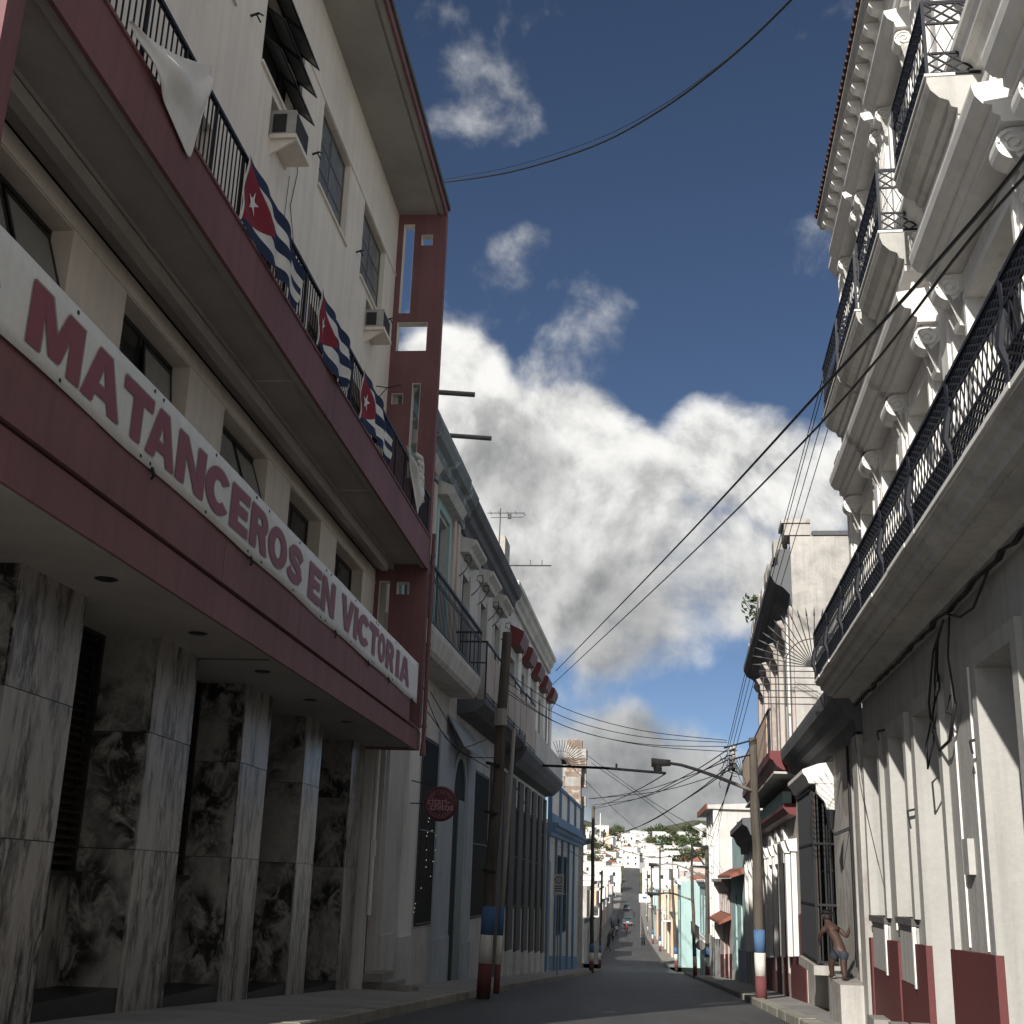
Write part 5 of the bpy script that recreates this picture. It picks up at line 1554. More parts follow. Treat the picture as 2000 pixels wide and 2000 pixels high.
q = MB(fr); q.box(.7, 10, -6, -.1, 2.3, 4.0); q.build('upper_block', teal, R5)
q = MB(fr); q.box(.3, .9, .02, .4, G(fr, .5) - .3, G(fr, .5) + 1.5); q.build('meter_cupboard', bluegrey, R5)
R6 = house(fr, 10.05, 20.0, 1.7, pinkw, 'pink_house', 'small pink house with maroon base and clay tiled eave behind the banded pole', [(12, 13.2, G(fr, 12), -.9, 'door', darkwood), (15.5, 16.8, -3.0, -1.0, 'grid', darkwood)], (0.7, .5, oldgrey), (1.5, dado), depth=7)
q = MB(fr); q.prism([(0, -.5), (.7, -.8), (.7, -.65), (0, -.25)], 10.1, 19.9); q.build('porch_roof', redroof, R6)
for k in range(6):
    q = MB(fr); q.box(11 + k * 1.5, 11.5 + k * 1.5, .02, .1, -.2, .9); q.build('carved_panel', oldpink, R6)
R7 = thing('white_balcony_block', 'white concrete block with angled red edged roof and tall fins above the row', 'building', fr.p(24, -4, -4.5))
q = MB(fr); q.box(20.1, 32.0, -9.0, 0.0, -8, 6.2); q.build('wall', ltgrey, R7)
q = MB(fr); q.prism([(-9, 6.2), (.75, 6.2), (.75, 6.45), (-9, 7.0)], 19.8, 32.2); q.build('roof', ltgrey, R7)
q = MB(fr); q.box(19.7, 32.3, .75, .82, 6.15, 6.55); q.build('roof_edge', redroof, R7)
for k in range(4):
    q = MB(fr); q.box(20.0 + k * 2.6, 20.5 + k * 2.6, 0.002, .35, -2, 6.2); q.build('fin', offwhite, R7)
for k in range(3):
    q = MB(fr); q.box(20.02, 20.12, -6 + k * 1.9, -5 + k * 1.9, 2.4, 5.4); q.build('window', nightglass, R7)
R8 = house(fr, 32.1, 46.0, 1.6, teal, 'teal_house', 'turquoise two storey house with dark doorways at the corner of the crossing', [(33.5, 34.8, G(fr, 34), -3.2, 'door', tealdk), (37.5, 39, G(fr, 38), -3.3, 'door', tealdk), (42, 43.3, G(fr, 42), -3.4, 'door', tealdk), (33.5, 34.8, -2.6, .5, 'door', tealdk), (37.5, 39, -2.6, .5, 'door', tealdk), (42, 43.3, -2.6, .5, 'door', tealdk)], (.5, .35, offwhite), depth=9)
q = MB(fr); q.box(32.2, 45.9, .02, .8, -2.85, -2.7); q.build('balcony_slab', offwhite, R8)
q = MB(fr)
for k in range(46): q.bar((32.3 + k * .3, .77, -2.7), (32.3 + k * .3, .77, -1.8), .03)
q.box(32.2, 45.9, .74, .8, -1.8, -1.75); q.build('railing', iron, R8)

# ------------------------------------------------------------------ rows beyond the crossing
pal = [('turquoise', teal), ('peach', peach), ('off white', offwhite), ('pale yellow', yellw), ('pink', pinkw), ('light grey', ltgrey), ('stained grey', oldgrey)]
rb = random.Random(21)
def far_row(side):
    y = 127.0
    while y < 330:
        w = rb.uniform(7, 11); cn, cm = pal[rb.randrange(len(pal))]
        if side > 0 and y < 128: cn, cm = pal[0]
        two = rb.random() < (0.35 if side < 0 else 0.4)
        k = lerp_tab(KL if side < 0 else KR, y + w / 2)
        x = k + side * 1.4
        f = Frame((x, y, 0), (0, 1, 0), (-side, 0, 0))
        zt = gz(y) + (rb.uniform(6.8, 8.5) if two else rb.uniform(3.9, 5.0))
        g = gz(y) + .15
        ops = [(0.9 + j * 2.6, 1.9 + j * 2.6, g + (0.0 if j % 2 == 0 else .9), g + 2.9, 'plain') for j in range(int((w - 1) / 2.6))]
        if two: ops += [(0.9 + j * 2.6, 1.9 + j * 2.6, g + 4.2, g + 6.2, 'plain') for j in range(int((w - 1) / 2.6))]
        st = 'two storey' if two else 'single storey'
        t = thing('row_house', f'{cn} {st} row house beyond the crossing', 'building', f.p(w / 2, 0, g), f'{cn} {st} houses beyond the crossing')
        wall('wall', f, 0, w - .03, g - .6, zt, [o_[:4] for o_ in ops], cm, t, depth=.25)
        for o_ in ops:
            q = MB(f); q.box(o_[0], o_[1], -.24, -.18, o_[2], o_[3]); q.build('window' if o_[2] > g + .5 else 'door', rb.choice([darkwood, brownwood, greenwood, nightglass, tealdk]), t)
        q = MB(f); q.prism([(0, zt - .4), (.3, zt - .3), (.4, zt - .1), (.4, zt + .05), (0, zt + .05)], -.02, w); q.build('cornice', rb.choice([offwhite, ltgrey, darkcornice]), t)
        body(f, 0, w - .03, g - .6, zt, rb.uniform(8, 12), cm, t, o=-.3)
        if two and rb.random() < .6:
            q = MB(f); q.box(.3, w - .4, .02, .9, g + 3.8, g + 3.95)
            for j in range(int((w - .8) / .3)): q.bar((.4 + j * .3, .86, g + 3.95), (.4 + j * .3, .86, g + 4.85), .03)
            q.box(.3, w - .4, .84, .9, g + 4.85, g + 4.9); q.build('balcony', offwhite, t)
        y += w
far_row(-1); far_row(1)

# ------------------------------------------------------------------ hillside
def hill_hit(px, py):
    d = ray(px, py); t = 330.0
    while t < 1500:
        p = CAM + d * t
        if p.z <= hill(p.x, p.y): return p
        t += 3.0
    return None
hm = {}
def hill_house_mesh(key, w, d, h, wm, rm, pitched):
    mb = MB(WF); mb.box(-d / 2, d / 2, -w / 2, w / 2, -3, h); 
    ob = mb.build('wall', wm); me_w = ob.data; bpy.data.objects.remove(ob)
    mb = MB(WF)
    if pitched: mb.prism([(-w / 2 - .3, h), (0, h + w * .28), (w / 2 + .3, h)], -d / 2 - .3, d / 2 + .3)
    else: mb.box(-d / 2 - .2, d / 2 + .2, -w / 2 - .2, w / 2 + .2, h + .004, h + .35)
    ob = mb.build('roof', rm); me_r = ob.data; bpy.data.objects.remove(ob)
    wm_ = MB(WF); wm_.box(-d / 2 - .04, -d / 2 + .02, -.5, .5, -.7, .7); ob = wm_.build('window', nightglass); me_n = ob.data; bpy.data.objects.remove(ob)
    return me_w, me_r, me_n, w, d, h
variants = [('white flat roofed house on the hillside', 'white flat roofed hillside houses', hill_house_mesh(0, 9, 8, 4.6, offwhite, offwhite, False)),
            ('tall white block on the hillside', 'tall white hillside blocks', hill_house_mesh(1, 10, 8, 8.5, offwhite, ltgrey, False)),
            ('white hillside house with red pitched roof', 'red roofed hillside houses', hill_house_mesh(2, 8, 9, 4.0, offwhite, redroof, True)),
            ('pink hillside house with flat roof', 'pink hillside houses', hill_house_mesh(3, 8, 7, 4.8, pinkw, ltgrey, False)),
            ('turquoise hillside house with flat roof', 'turquoise hillside houses', hill_house_mesh(4, 8, 7, 4.4, teal, offwhite, False)),
            ('grey hillside house with tin roof', 'grey tin roofed hillside houses', hill_house_mesh(5, 9, 8, 4.2, ltgrey, greysteel, True))]
rb = random.Random(77)
placed = []
tries = 0
while len(placed) < 240 and tries < 6000:
    tries += 1
    px = rb.uniform(1120, 1440); py = rb.uniform(1668, 1770) if rb.random() < .85 else rb.uniform(1640, 1670)
    p = hill_hit(px, py)
    if p is None or (abs(p.x + 1.5) < 8 and p.y < 560) or p.y < 350: continue
    if any((p - a).length < 7.0 for a in placed): continue
    placed.append(p)
    vi_ = rb.choices(range(6), (6, 2, 2, 2, 1, 2))[0]
    lab, grp, (mw, mr, mn, w, d, h) = variants[vi_]
    t = thing('hillside_house', lab, 'house', p, grp)
    t.rotation_euler = (0, 0, rb.uniform(-.3, .3)); sc = rb.uniform(.6, .95); t.scale = (sc, sc, sc)
    for nm, me in (('wall', mw), ('roof', mr)):
        ob = bpy.data.objects.new(nm, me); scene.collection.objects.link(ob); ob.parent = t
    for k in range(2 if h < 6 else 4):
        ob = bpy.data.objects.new('window', mn); scene.collection.objects.link(ob); ob.parent = t; ob.location = ((-w / 4 if k % 2 else w / 4), 0, 2.2 + (3.6 if k > 1 else 0))
# trees
def tree_meshes(seed, leaf):
    r_ = random.Random(seed); mb = MB(WF)
    cl = [(r_.gauss(0, 1.5), r_.gauss(0, 1.5), r_.uniform(3.0, 7.0), r_.uniform(1.0, 1.9)) for _ in range(13)]
    for (x, y, z, rad) in cl:
        for k in range(26):
            d = Vector((r_.gauss(0, 1), r_.gauss(0, 1), r_.gauss(0, .8))).normalized() * rad * r_.uniform(.5, 1.05)
            c = Vector((x, y, z)) + d; u = Vector((r_.uniform(-1, 1), r_.uniform(-1, 1), r_.uniform(-1, 1))).normalized() * r_.uniform(.3, .6); w = u.orthogonal().normalized() * r_.uniform(.2, .4)
            i = len(mb.v); mb.v += [c - u, c + w, c + u, c - w]; mb.q.append([i, i + 1, i + 2, i + 3])
    ob = mb.build('crown', leaf); cr = ob.data; bpy.data.objects.remove(ob)
    mb = MB(WF); mb.tube([(0, 0, -1), (.1, 0, 2), (0, .1, 4)], .25, 6, .1)
    for k in range(4): mb.tube([(0, 0, 2 + k * .3), (math.cos(k * 1.6) * 1.2, math.sin(k * 1.6) * 1.2, 3.6 + k * .4)], .1, 5, .03)
    ob = mb.build('trunk', barkm); tr = ob.data; bpy.data.objects.remove(ob)
    return cr, tr
tms = [tree_meshes(s, m_) for s, m_ in ((1, leafm), (2, leafm2), (3, leafm), (4, leafm2))]
tries = 0; nt_ = 0; tp = []
while nt_ < 130 and tries < 4000:
    tries += 1
    py = rb.uniform(1632, 1705); px = rb.uniform(1130, 1450)
    p = hill_hit(px, py)
    if p is None or abs(p.x + 1.5) < 8 or any((p - a).length < 5 for a in placed) or any((p - a).length < 4.5 for a in tp): continue
    tp.append(p); nt_ += 1
    k = rb.randrange(4)
    t = thing('tree', ('dark green leafy tree' if k % 2 == 0 else 'olive green leafy tree') + ' on the distant hillside', 'tree', p, ('dark green' if k % 2 == 0 else 'olive') + ' hillside trees')
    sc = rb.uniform(.5, 1.1); t.scale = (sc, sc, sc); t.rotation_euler = (0, 0, rb.uniform(0, 6))
    for nm, me in (('crown', tms[k][0]), ('trunk', tms[k][1])):
        ob = bpy.data.objects.new(nm, me); scene.collection.objects.link(ob); ob.parent = t
# steeple, mast, round viewing tower
p = hill_hit(1186, 1672)
sp = thing('church_steeple', 'reddish pointed church steeple rising over the far houses', 'steeple', p)
q = MB(WF); q.box(p.y - 1.7, p.y + 1.7, p.x - 1.7, p.x + 1.7, p.z - 2, p.z + 4); q.build('tower', pinkw, sp)
q = MB(WF); i = [q.pt(p.y + a, p.x + b, p.z + 4.01) for a, b in ((-1.8, -1.8), (1.8, -1.8), (1.8, 1.8), (-1.8, 1.8))]; ap = q.pt(p.y, p.x, p.z + 13); q.q = [[i[k], i[(k + 1) % 4], ap] for k in range(4)] + [i]; q.build('spire', peach, sp)
p = hill_hit(1172, 1665)
ms = thing('radio_mast', 'thin pale radio mast standing left of the steeple', 'mast', p)
d_ = ray(1172, 1588); top_z = CAM.z + d_.z / d_.y * p.y
q = MB(WF); q.tube([(p.y, p.x, p.z - 1), (p.y, p.x, top_z)], .45, 6, .2); q.build('shaft', offwhite, ms)
p = hill_hit(1370, 1650)
vt = thing('viewing_tower', 'white disc topped viewing tower on the hill crest', 'tower', p)
q = MB(WF)
prof = [(1.0, -2), (.8, 5.5), (1.0, 6.5), (4.4, 8.3), (4.6, 8.7), (3.0, 9.3), (.9, 10.0), (.1, 10.6)]
rings = []
for (r_, z) in prof: rings.append([q.pt(p.y + r_ * math.sin(a_ * math.pi / 8), p.x + r_ * math.cos(a_ * math.pi / 8), p.z + z) for a_ in range(16)])
for a, b in zip(rings, rings[1:]):
    for k in range(16): q.q.append([a[k], a[(k + 1) % 16], b[(k + 1) % 16], b[k]])
q.build('disc_and_stem', offwhite, vt, smooth=True)
# ------------------------------------------------------------------ poles
def at(px, py, Y):
    d = ray(px, py)
    return CAM + d * (Y / d.y)

def pole(label, base, top, r0, r1, mat, group=None, bands=True, band_h=0.6):
    t = thing('utility_pole', label, 'pole', base, group)
    base, top = Vector(base), Vector(top)
    d = top - base; H = d.length; d.normalize()
    q = MB(WF); n = 7
    q.tube([base - d * .3] + [base + d * H * k / n + Vector((.02 * math.sin(k * 2.1), .02 * math.cos(k * 1.3), 0)) * (1 if 0 < k < n else 0) for k in range(1, n + 1)], r0, 12, r1, world=True)
    q.build('shaft', mat, t, smooth=True)
    if bands:
        z = 0.0
        for nm, m_ in (('red_band', bandred), ('white_band', bandwhite), ('blue_band', bandblue)):
            q = MB(WF); q.tube([base + d * z, base + d * (z + band_h - .004)], r0 * 1.035, 14, world=True); q.build(nm, m_, t, smooth=True); z += band_h
    return t
pole1 = pole('weathered wooden pole with blue and white bands in front of the arched doorway', Vector((-3.62, 30.9, gz(30.9) + .1)), at(991, 1236, 31.2), .165, .125, polewood, band_h=.66)
q = MB(WF); b0 = Vector((-3.30, 30.75, gz(30.8) + .1)); q.tube([b0, b0 + Vector((.22, .15, 6.3))], .07, 10, .05, world=True); s2 = q.build('side_pipe', polegrey, pole1, smooth=True)
for k, (z, m_) in enumerate(((0, bandred), (.66, bandwhite), (1.32, bandblue))):
    q = MB(WF); dd = Vector((.22, .15, 6.3)).normalized(); q.tube([b0 + dd * z, b0 + dd * (z + .655)], .074, 10, world=True); q.build('pipe_band', m_, pole1, smooth=True)
for z in (2.9, 4.3, 5.5):
    q = MB(WF); p = Vector((-3.60, 30.95, gz(30.9) + z)); q.tube([p + Vector((0, 0, -.03)), p + Vector((.01, 0, .03))], .19, 12, world=True); q.build('strap', iron, pole1)
q = MB(WF); p = Vector((-3.42, 30.8, 5.2)); q.tube([p, p + Vector((0, 0, .42))], .17, 10, world=True); q.build('junction_can', polegrey, pole1)
polR = pole('dark steel pole with blue, white and red bands carrying a wire rack', Vector((3.42, 35.8, gz(35.8) + .1)), at(1470, 1441, 35.8), .15, .115, polewood, band_h=.6)
# wire rack on the pole
def Pr(px, py): return at(px, py, 35.75)
q = MB(WF)
for a, b in (((1468, 1446), (1414, 1461)), ((1466, 1474), (1435, 1482)), ((1467, 1446), (1478, 1538))): q.tube([Pr(*a), Pr(*b)], .025, 5, world=True)
q.build('rack_arm', iron, polR)
for (x, y0, y1) in ((1427, 1458, 1503), (1433, 1456, 1506)):
    q = MB(WF); q.tube([Pr(x, y0), Pr(x, y1)], .045, 6, world=True); q.build('insulator_bar', iron, polR)
    for k in range(5):
        q = MB(WF); pp = Pr(x, y0 + 4 + k * 9); q.tube([pp + Vector((0, 0, -.05)), pp + Vector((0, 0, .05))], .065, 8, .04, world=True); q.build('insulator', ltgrey, polR)
q = MB(WF); rb = random.Random(8)
for k in range(14):
    a = Pr(rb.uniform(1414, 1436), rb.uniform(1456, 1500)); pts = [a]
    for j in range(4): pts.append(pts[-1] + Vector((rb.uniform(-.16, .14), rb.uniform(-.1, .1), rb.uniform(-.28, .08))))
    q.tube(pts, .011, 4, world=True)
q.build('loose_wires', wire, polR)
q = MB(WF); q.tube([Pr(1481, 1560), Pr(1487, 1640), Pr(1496, 1765)], .03, 6, world=True); q.build('conduit', iron, polR)

# street lamps on arms
def street_lamp(label, pts, r, head_len, head_mat=alum):
    t = thing('street_lamp', label, 'street lamp', pts[0], 'cobra head street lamps')
    q = MB(WF); q.tube(pts, r, 10, r * .75, world=True); q.build('arm', polegrey, t, smooth=True)
    e = pts[-1]; d = (pts[-1] - pts[-2]).normalized(); d.z = 0; d.normalize()
    q = MB(WF); q.tube([e - d * .1, e + d * .12, e + d * (head_len * .6), e + d * head_len], .09, 10, .13, world=True); hd = q.build('lamp_head', head_mat, t, smooth=True)
    q = MB(WF); c = e + d * head_len * .62; q.tube([c + Vector((0, 0, -.08)), c + Vector((0, 0, -.24))], .13, 10, .10, world=True); q.build('lens', dirtyglass, hd)
    return t
Yp = 35.6
street_lamp('long armed street lamp reaching over the road from the dark banded pole', [at(1477, 1548, 35.8), at(1440, 1533, Yp), at(1400, 1517, Yp), at(1360, 1503, Yp), at(1330, 1494, Yp), at(1303, 1490, Yp)], .055, .45, polegrey)
# far poles on the right
def far_pole(label, bx, by, tx, ty, r, group=None, lean_y=0):
    b = ground_hit(bx, by, .12); return pole(label, b, at(tx, ty, b.y), r, r * .75, polewood, group, band_h=.6), b
grp = 'banded poles down the street'
pB, bB = far_pole('dark banded pole carrying an empty square steel frame', 1382, 1905, 1380, 1650, .15)
q = MB(WF)
for a, b in (((1349, 1651), (1388, 1655)), ((1352, 1652), (1351, 1692)), ((1351, 1692), (1390, 1694)), ((1353, 1657), (1376, 1690))): q.tube([at(*a, bB.y - .2), at(*b, bB.y - .2)], .085 if a[0] < 1353 else .06, 5, world=True)
q.build('square_frame', iron, pB)
far_pole('grey banded pole beside the round sign on a post', 1358, 1906, 1351, 1690, .13)
far_pole('black leaning banded pole past the crossing', 1321, 1889, 1312, 1698, .17)
far_pole('thin banded pole in front of the far pale houses', 1289, 1858, 1289, 1655, .15, grp)
far_pole('thin banded pole in front of the far pale houses', 1275, 1843, 1272, 1690, .14, grp)
far_pole('thin banded pole in front of the far pale houses', 1266, 1825, 1264, 1700, .14, grp)
pL2, bL2 = far_pole('dark banded pole in front of the crumbling brick wall', 1155, 1896, 1159, 1574, .16)
far_pole('short banded pole at the left kerb past the crossing', 1171, 1888, 1176, 1700, .13)
bY = bB.y
street_lamp('pale street lamp arm on the framed pole', [at(1380, 1716, bY), at(1350, 1700, bY), at(1320, 1688, bY), at(1300, 1687, bY), at(1286, 1689, bY)], .06, .7)
b3 = ground_hit(1358, 1906, .12).y
street_lamp('pale street lamp arm on the grey banded pole', [at(1354, 1759, b3), at(1335, 1752, b3), at(1315, 1745, b3), at(1300, 1744, b3), at(1285, 1746, b3)], .06, .7)
# bare bar reaching over the street from the left
rbar = thing('steel_bar', 'bare black steel bar reaching out over the street from the grey balcony', 'bar', at(1062, 1496, 60))
q = MB(WF); q.tube([at(1058, 1495, 60), at(1180, 1500, 58), at(1300, 1510, 56)], .06, 6, world=True)
for x, y in ((1204, 1501), (1291, 1509)):
    a = at(x, y, 57); q.tube([a, a + Vector((0, 0, .22))], .05, 5, world=True)
q.build('bar', iron, rbar)

# ------------------------------------------------------------------ signs
def text_mesh(body_, size=1.0, offset=0.0):
    cu = bpy.data.curves.new('txt', 'FONT'); cu.body = body_; cu.size = size; cu.align_x = 'CENTER'; cu.align_y = 'CENTER'; cu.offset = offset; cu.resolution_u = 4
    to = bpy.data.objects.new('tmp', cu); scene.collection.objects.link(to); bpy.context.view_layer.update()
    me = bpy.data.meshes.new_from_object(to); bpy.data.objects.remove(to)
    vs = [v.co.copy() for v in me.vertices]; fs = [list(p.vertices) for p in me.polygons]; bpy.data.meshes.remove(me)
    return vs, fs
SG = thing('round_sign', 'round burgundy hanging shop sign on a bracket beside the dark window', 'sign', at(860, 1570, 32.4))
SC = at(860, 1570, 32.4)
sf = Frame((SC.x, SC.y, 0), (1, 0, 0), (0, -1, 0))          # s = to the right, o = towards the camera
q = MB(sf); ring = [(.405 * math.cos(k * math.pi / 20), SC.z + .405 * math.sin(k * math.pi / 20)) for k in range(40)]
q.prism_o(ring, -.05, .05); q.build('disc', signred, SG)
q = MB(sf); q.tube([(.405 * math.cos(k * math.pi / 20), 0, SC.z + .405 * math.sin(k * math.pi / 20)) for k in range(41)], .05, 6); q.build('rim', signred, SG, smooth=True)
q = MB(sf)
for k in range(40):
    a0, a1 = k * math.pi / 20, (k + 1) * math.pi / 20
    q.poly([(r_ * math.cos(a), .054, SC.z + r_ * math.sin(a)) for r_, a in ((.345, a0), (.345, a1), (.352, a1), (.352, a0))])
q.build('ring_line', signpink, SG)
for (txt, dx, dz, sz) in (('citari-', -.03, .055, .26), ('chitos', .05, -.085, .26)):
    vs, fs = text_mesh(txt, sz, .003); q = MB(sf)
    for v in vs: q.pt(v.x + dx, .056, SC.z + v.y + dz)
    q.q = fs; q.build('lettering', signpink, SG)
for k, ch in enumerate('BAR  RESTO'):
    if ch == ' ': continue
    an = R(150 - k * 13); vs, fs = text_mesh(ch, .075); q = MB(sf); ca, sa = math.cos(an - math.pi / 2), math.sin(an - math.pi / 2)
    for v in vs: q.pt(.295 * math.cos(an) + v.x * ca - v.y * sa, .056, SC.z + .295 * math.sin(an) + v.x * sa + v.y * ca)
    q.q = fs; q.build('lettering', signpink, SG)
for k in range(9):
    an = R(205 + k * 16); q = MB(sf); q.box(.295 * math.cos(an) - .012, .295 * math.cos(an) + .012, .052, .056, SC.z + .295 * math.sin(an) - .012, SC.z + .295 * math.sin(an) + .012); q.build('dot', signpink, SG)
q = MB(WF); q.tube([SC + Vector((-.95, .1, .62)), SC + Vector((-.2, 0, .45))], .016, 5, world=True); q.tube([SC + Vector((-.95, .1, .0)), SC + Vector((-.45, 0, .0))], .016, 5, world=True); q.tube([SC + Vector((-.95, .1, .7)), SC + Vector((-.95, .1, -.5))], .02, 5, world=True); q.build('bracket', iron, SG)
# string of little lights hanging on the dark window under the sign
bulb = emit_mat('fairy_bulb', (1.0, .93, .8), .35)
FS = thing('fairy_lights', 'string of tiny white lights hanging against the dark window below the round sign', 'lights', at(845, 1700, 34.5))
path = [[(838, 1598), (833, 1640), (832, 1700), (837, 1718)], [(845, 1606), (843, 1630)], [(852, 1625), (850, 1660), (843, 1705), (838, 1718), (818, 1740), (812, 1765), (806, 1790)]]
bl = MB(WF); bl.box(-.009, .009, -.009, .009, -.010, .010); bme = mesh_data(bl, 'bulb', bulb)
q = MB(WF)
for pt_ in path:
    pw = [at(x, y, 34.55) for x, y in pt_]; q.tube(pw, .005, 4, world=True)
    for a, b in zip(pw, pw[1:]):
        n = max(2, int((b - a).length / .09))
        for k in range(n):
            if rb.random() < .5: put('bulb', bme, FS, a.lerp(b, k / n) + Vector((rb.uniform(-.01, .01), -.01, 0)))
q.build('flex', wire, FS)
# parking plate on the left
p = at(1091, 1727, 62); PS = thing('street_sign', 'rectangular pale traffic plate with a ringed symbol before the blue trimmed house', 'sign', Vector((p.x, 62, gz(62))))
fs_ = Frame((p.x, p.y, 0), (1, 0, 0), (0, -1, 0)); q = MB(fs_); w, h = .25, .48
q.box(-w, w, -.02, .02, p.z - h, p.z + h); q.build('plate', ltgrey, PS)
q = MB(fs_)
for k in range(20):
    a0, a1 = k * math.pi / 10, (k + 1) * math.pi / 10; q.poly([(r_ * math.cos(a), .024, p.z + .2 + r_ * math.sin(a)) for r_, a in ((.13, a0), (.13, a1), (.18, a1), (.18, a0))])
q.build('ring', darkstone, PS)
vs, fs = text_mesh('E', .2, .004); q = MB(fs_); 
for v in vs: q.pt(v.x, .024, p.z + .2 + v.y)
q.q = fs; q.build('symbol', darkstone, PS)
for k in range(3): q = MB(fs_); q.box(-.18, .18, .021, .024, p.z - .12 - k * .11, p.z - .07 - k * .11); q.build('print_line', darkstone, PS)
q = MB(fs_); q.tube([(0, -.05, gz(62)), (0, -.05, p.z + .4)], .035, 8); q.build('post', polegrey, PS)
# round sign seen from behind on the right
b = ground_hit(1367, 1905, .12); p = at(1368, 1846, b.y); RS = thing('traffic_sign', 'round traffic sign seen from behind on a thin grey post', 'sign', b)
fs_ = Frame((p.x, p.y, 0), (1, 0, 0), (0, -1, 0)); q = MB(fs_); q.prism_o([(.33 * math.cos(k * math.pi / 12), p.z + .33 * math.sin(k * math.pi / 12)) for k in range(24)], -.02, .02); q.build('disc', greysteel, RS)
q = MB(fs_); q.tube([(0, .05, b.z), (0, .05, p.z + .3)], .04, 8); q.build('post', polegrey, RS)
# billboard far down the street
p0 = ground_hit(1268, 1830, .1); Yb = p0.y; bb = thing('billboard', 'white notice board with blue print on legs at the right kerb', 'sign', at(1260, 1840, Yb))
fs_ = Frame((0, Yb, 0), (1, 0, 0), (0, -1, 0)); a, b2 = at(1248, 1746, Yb), at(1270, 1763, Yb)
q = MB(fs_); q.box(a.x, b2.x, -.05, .05, b2.z, a.z); q.build('board', offwhite, bb)
q = MB(fs_); q.box(a.x + .55, b2.x - .55, .052, .06, b2.z + .55, a.z - .35); q.build('print', bandblue, bb)
for x in (a.x + .3, b2.x - .3): q = MB(fs_); q.tube([(x, 0, gz(Yb)), (x, 0, b2.z)], .06, 6); q.build('leg', polegrey, bb)

# ------------------------------------------------------------------ overhead cables
def cable(label, pts, r=.012, group=None):
    """pts: (pixel x, pixel y, distance); smoothed into a hanging curve"""
    P = [at(*p) for p in pts]
    out = []
    n = len(P)
    for i in range(n - 1):
        p0, p1, p2, p3 = P[max(i - 1, 0)], P[i], P[i + 1], P[min(i + 2, n - 1)]
        for k in range(6):
            t = k / 6.0
            out.append(.5 * ((2 * p1) + (p2 - p0) * t + (2 * p0 - 5 * p1 + 4 * p2 - p3) * t * t + (3 * p1 - p0 - 3 * p2 + p3) * t ** 3))
    out.append(P[-1])
    q = MB(WF); q.tube(out, r, 5, world=True)
    ob = q.build('overhead_cable', wire, None, smooth=True)
    tag(ob, label, 'cable', group)
    return ob
cable('thicker of two black cables running from the ornate facade to the far left roofs', [(2060, 225, 8.3), (1900, 430, 10), (1600, 765, 16), (1300, 1090, 33), (1086, 1310, 66)], .022)
cable('thinner of two black cables running from the ornate facade to the far left roofs', [(2060, 285, 8.3), (1900, 460, 10), (1600, 830, 16), (1300, 1130, 33), (1078, 1338, 64)], .017)
cable('thicker cable sagging from the maroon roof corner across the street', [(862, 357, 28.2), (1000, 335, 26), (1160, 285, 23), (1290, 215, 20), (1420, 118, 17.5), (1545, 0, 15), (1660, -130, 13)], .022)
cable('thinner cable sagging from the maroon roof corner across the street', [(862, 351, 28.3), (1000, 325, 26.2), (1160, 274, 23.2), (1290, 208, 20.2), (1420, 115, 17.6), (1545, -1, 15.1), (1660, -128, 13)], .008)
g1 = 'thin wires dropping from the ornate balcony to the wire rack'
for (x0, x1) in ((1665, 1420), (1672, 1424), (1690, 1430), (1712, 1437)):
    cable('thin wire dropping steeply from the ornate balcony to the wire rack', [(x0, 520, 20), ((x0 * .62 + x1 * .38), 870, 24), ((x0 * .25 + x1 * .75), 1210, 31), (x1, 1462, 35.6)], .009, g1)
g2 = 'wires strung between the wooden pole and the wire rack'
for k, (ya, yb, sag) in enumerate(((1312, 1446, 30), (1330, 1450, 34), (1345, 1458, 38), (1352, 1468, 30))):
    cable('wire strung between the wooden pole and the wire rack', [(988, ya, 31.1), (1100, (ya * .7 + yb * .3) + sag, 32.5), (1250, (ya * .35 + yb * .65) + sag * .9, 34), (1420, yb, 35.6)], .010, g2)
g3 = 'wires fanning from the far left pole to the wire rack'
for k, (ya, x1, yb, sag) in enumerate(((1580, 1420, 1465, 18), (1572, 1424, 1475, 20), (1640, 1430, 1490, 24), (1650, 1428, 1500, 14), (1578, 1300, 1511, 6), (1560, 1432, 1480, 12))):
    cable('wire fanning from the far left pole up to the wire rack', [(1159, ya, bL2.y - .2), ((1159 * .66 + x1 * .34), ya * .66 + yb * .34 + sag, 62), ((1159 * .3 + x1 * .7), ya * .3 + yb * .7 + sag * .8, 46), (x1, yb, 36.0)], .017, g3)
g4 = 'wires crossing from the left roofs to the far right poles'
for (x0, y0, Y0, x1, y1, Y1, sg) in ((1148, 1476, 100, 1400, 1640, 84, 8), (1155, 1490, 100, 1380, 1660, 84, -6), (1160, 1640, 81, 1382, 1660, 84, 24), (1110, 1490, 75, 1290, 1660, 160, 6), (1150, 1560, 80, 1440, 1500, 60, 14)):
    cable('wire crossing the street between the left roofs and the far right poles', [(x0, y0, Y0), ((x0 + x1) / 2, (y0 + y1) / 2 + sg, (Y0 + Y1) / 2), (x1, y1, Y1)], .022, g4)
g5 = 'thin wires running on from the wire rack down the right side'
for (x1, y1) in ((1372, 1655), (1385, 1660), (1378, 1650), (1395, 1665)):
    cable('thin wire running on from the wire rack down the right side', [(1432, 1505, 36), (1415, 1560, 50), (x1, y1, 83)], .012, g5)
g6 = 'service wires sagging along the left facades'
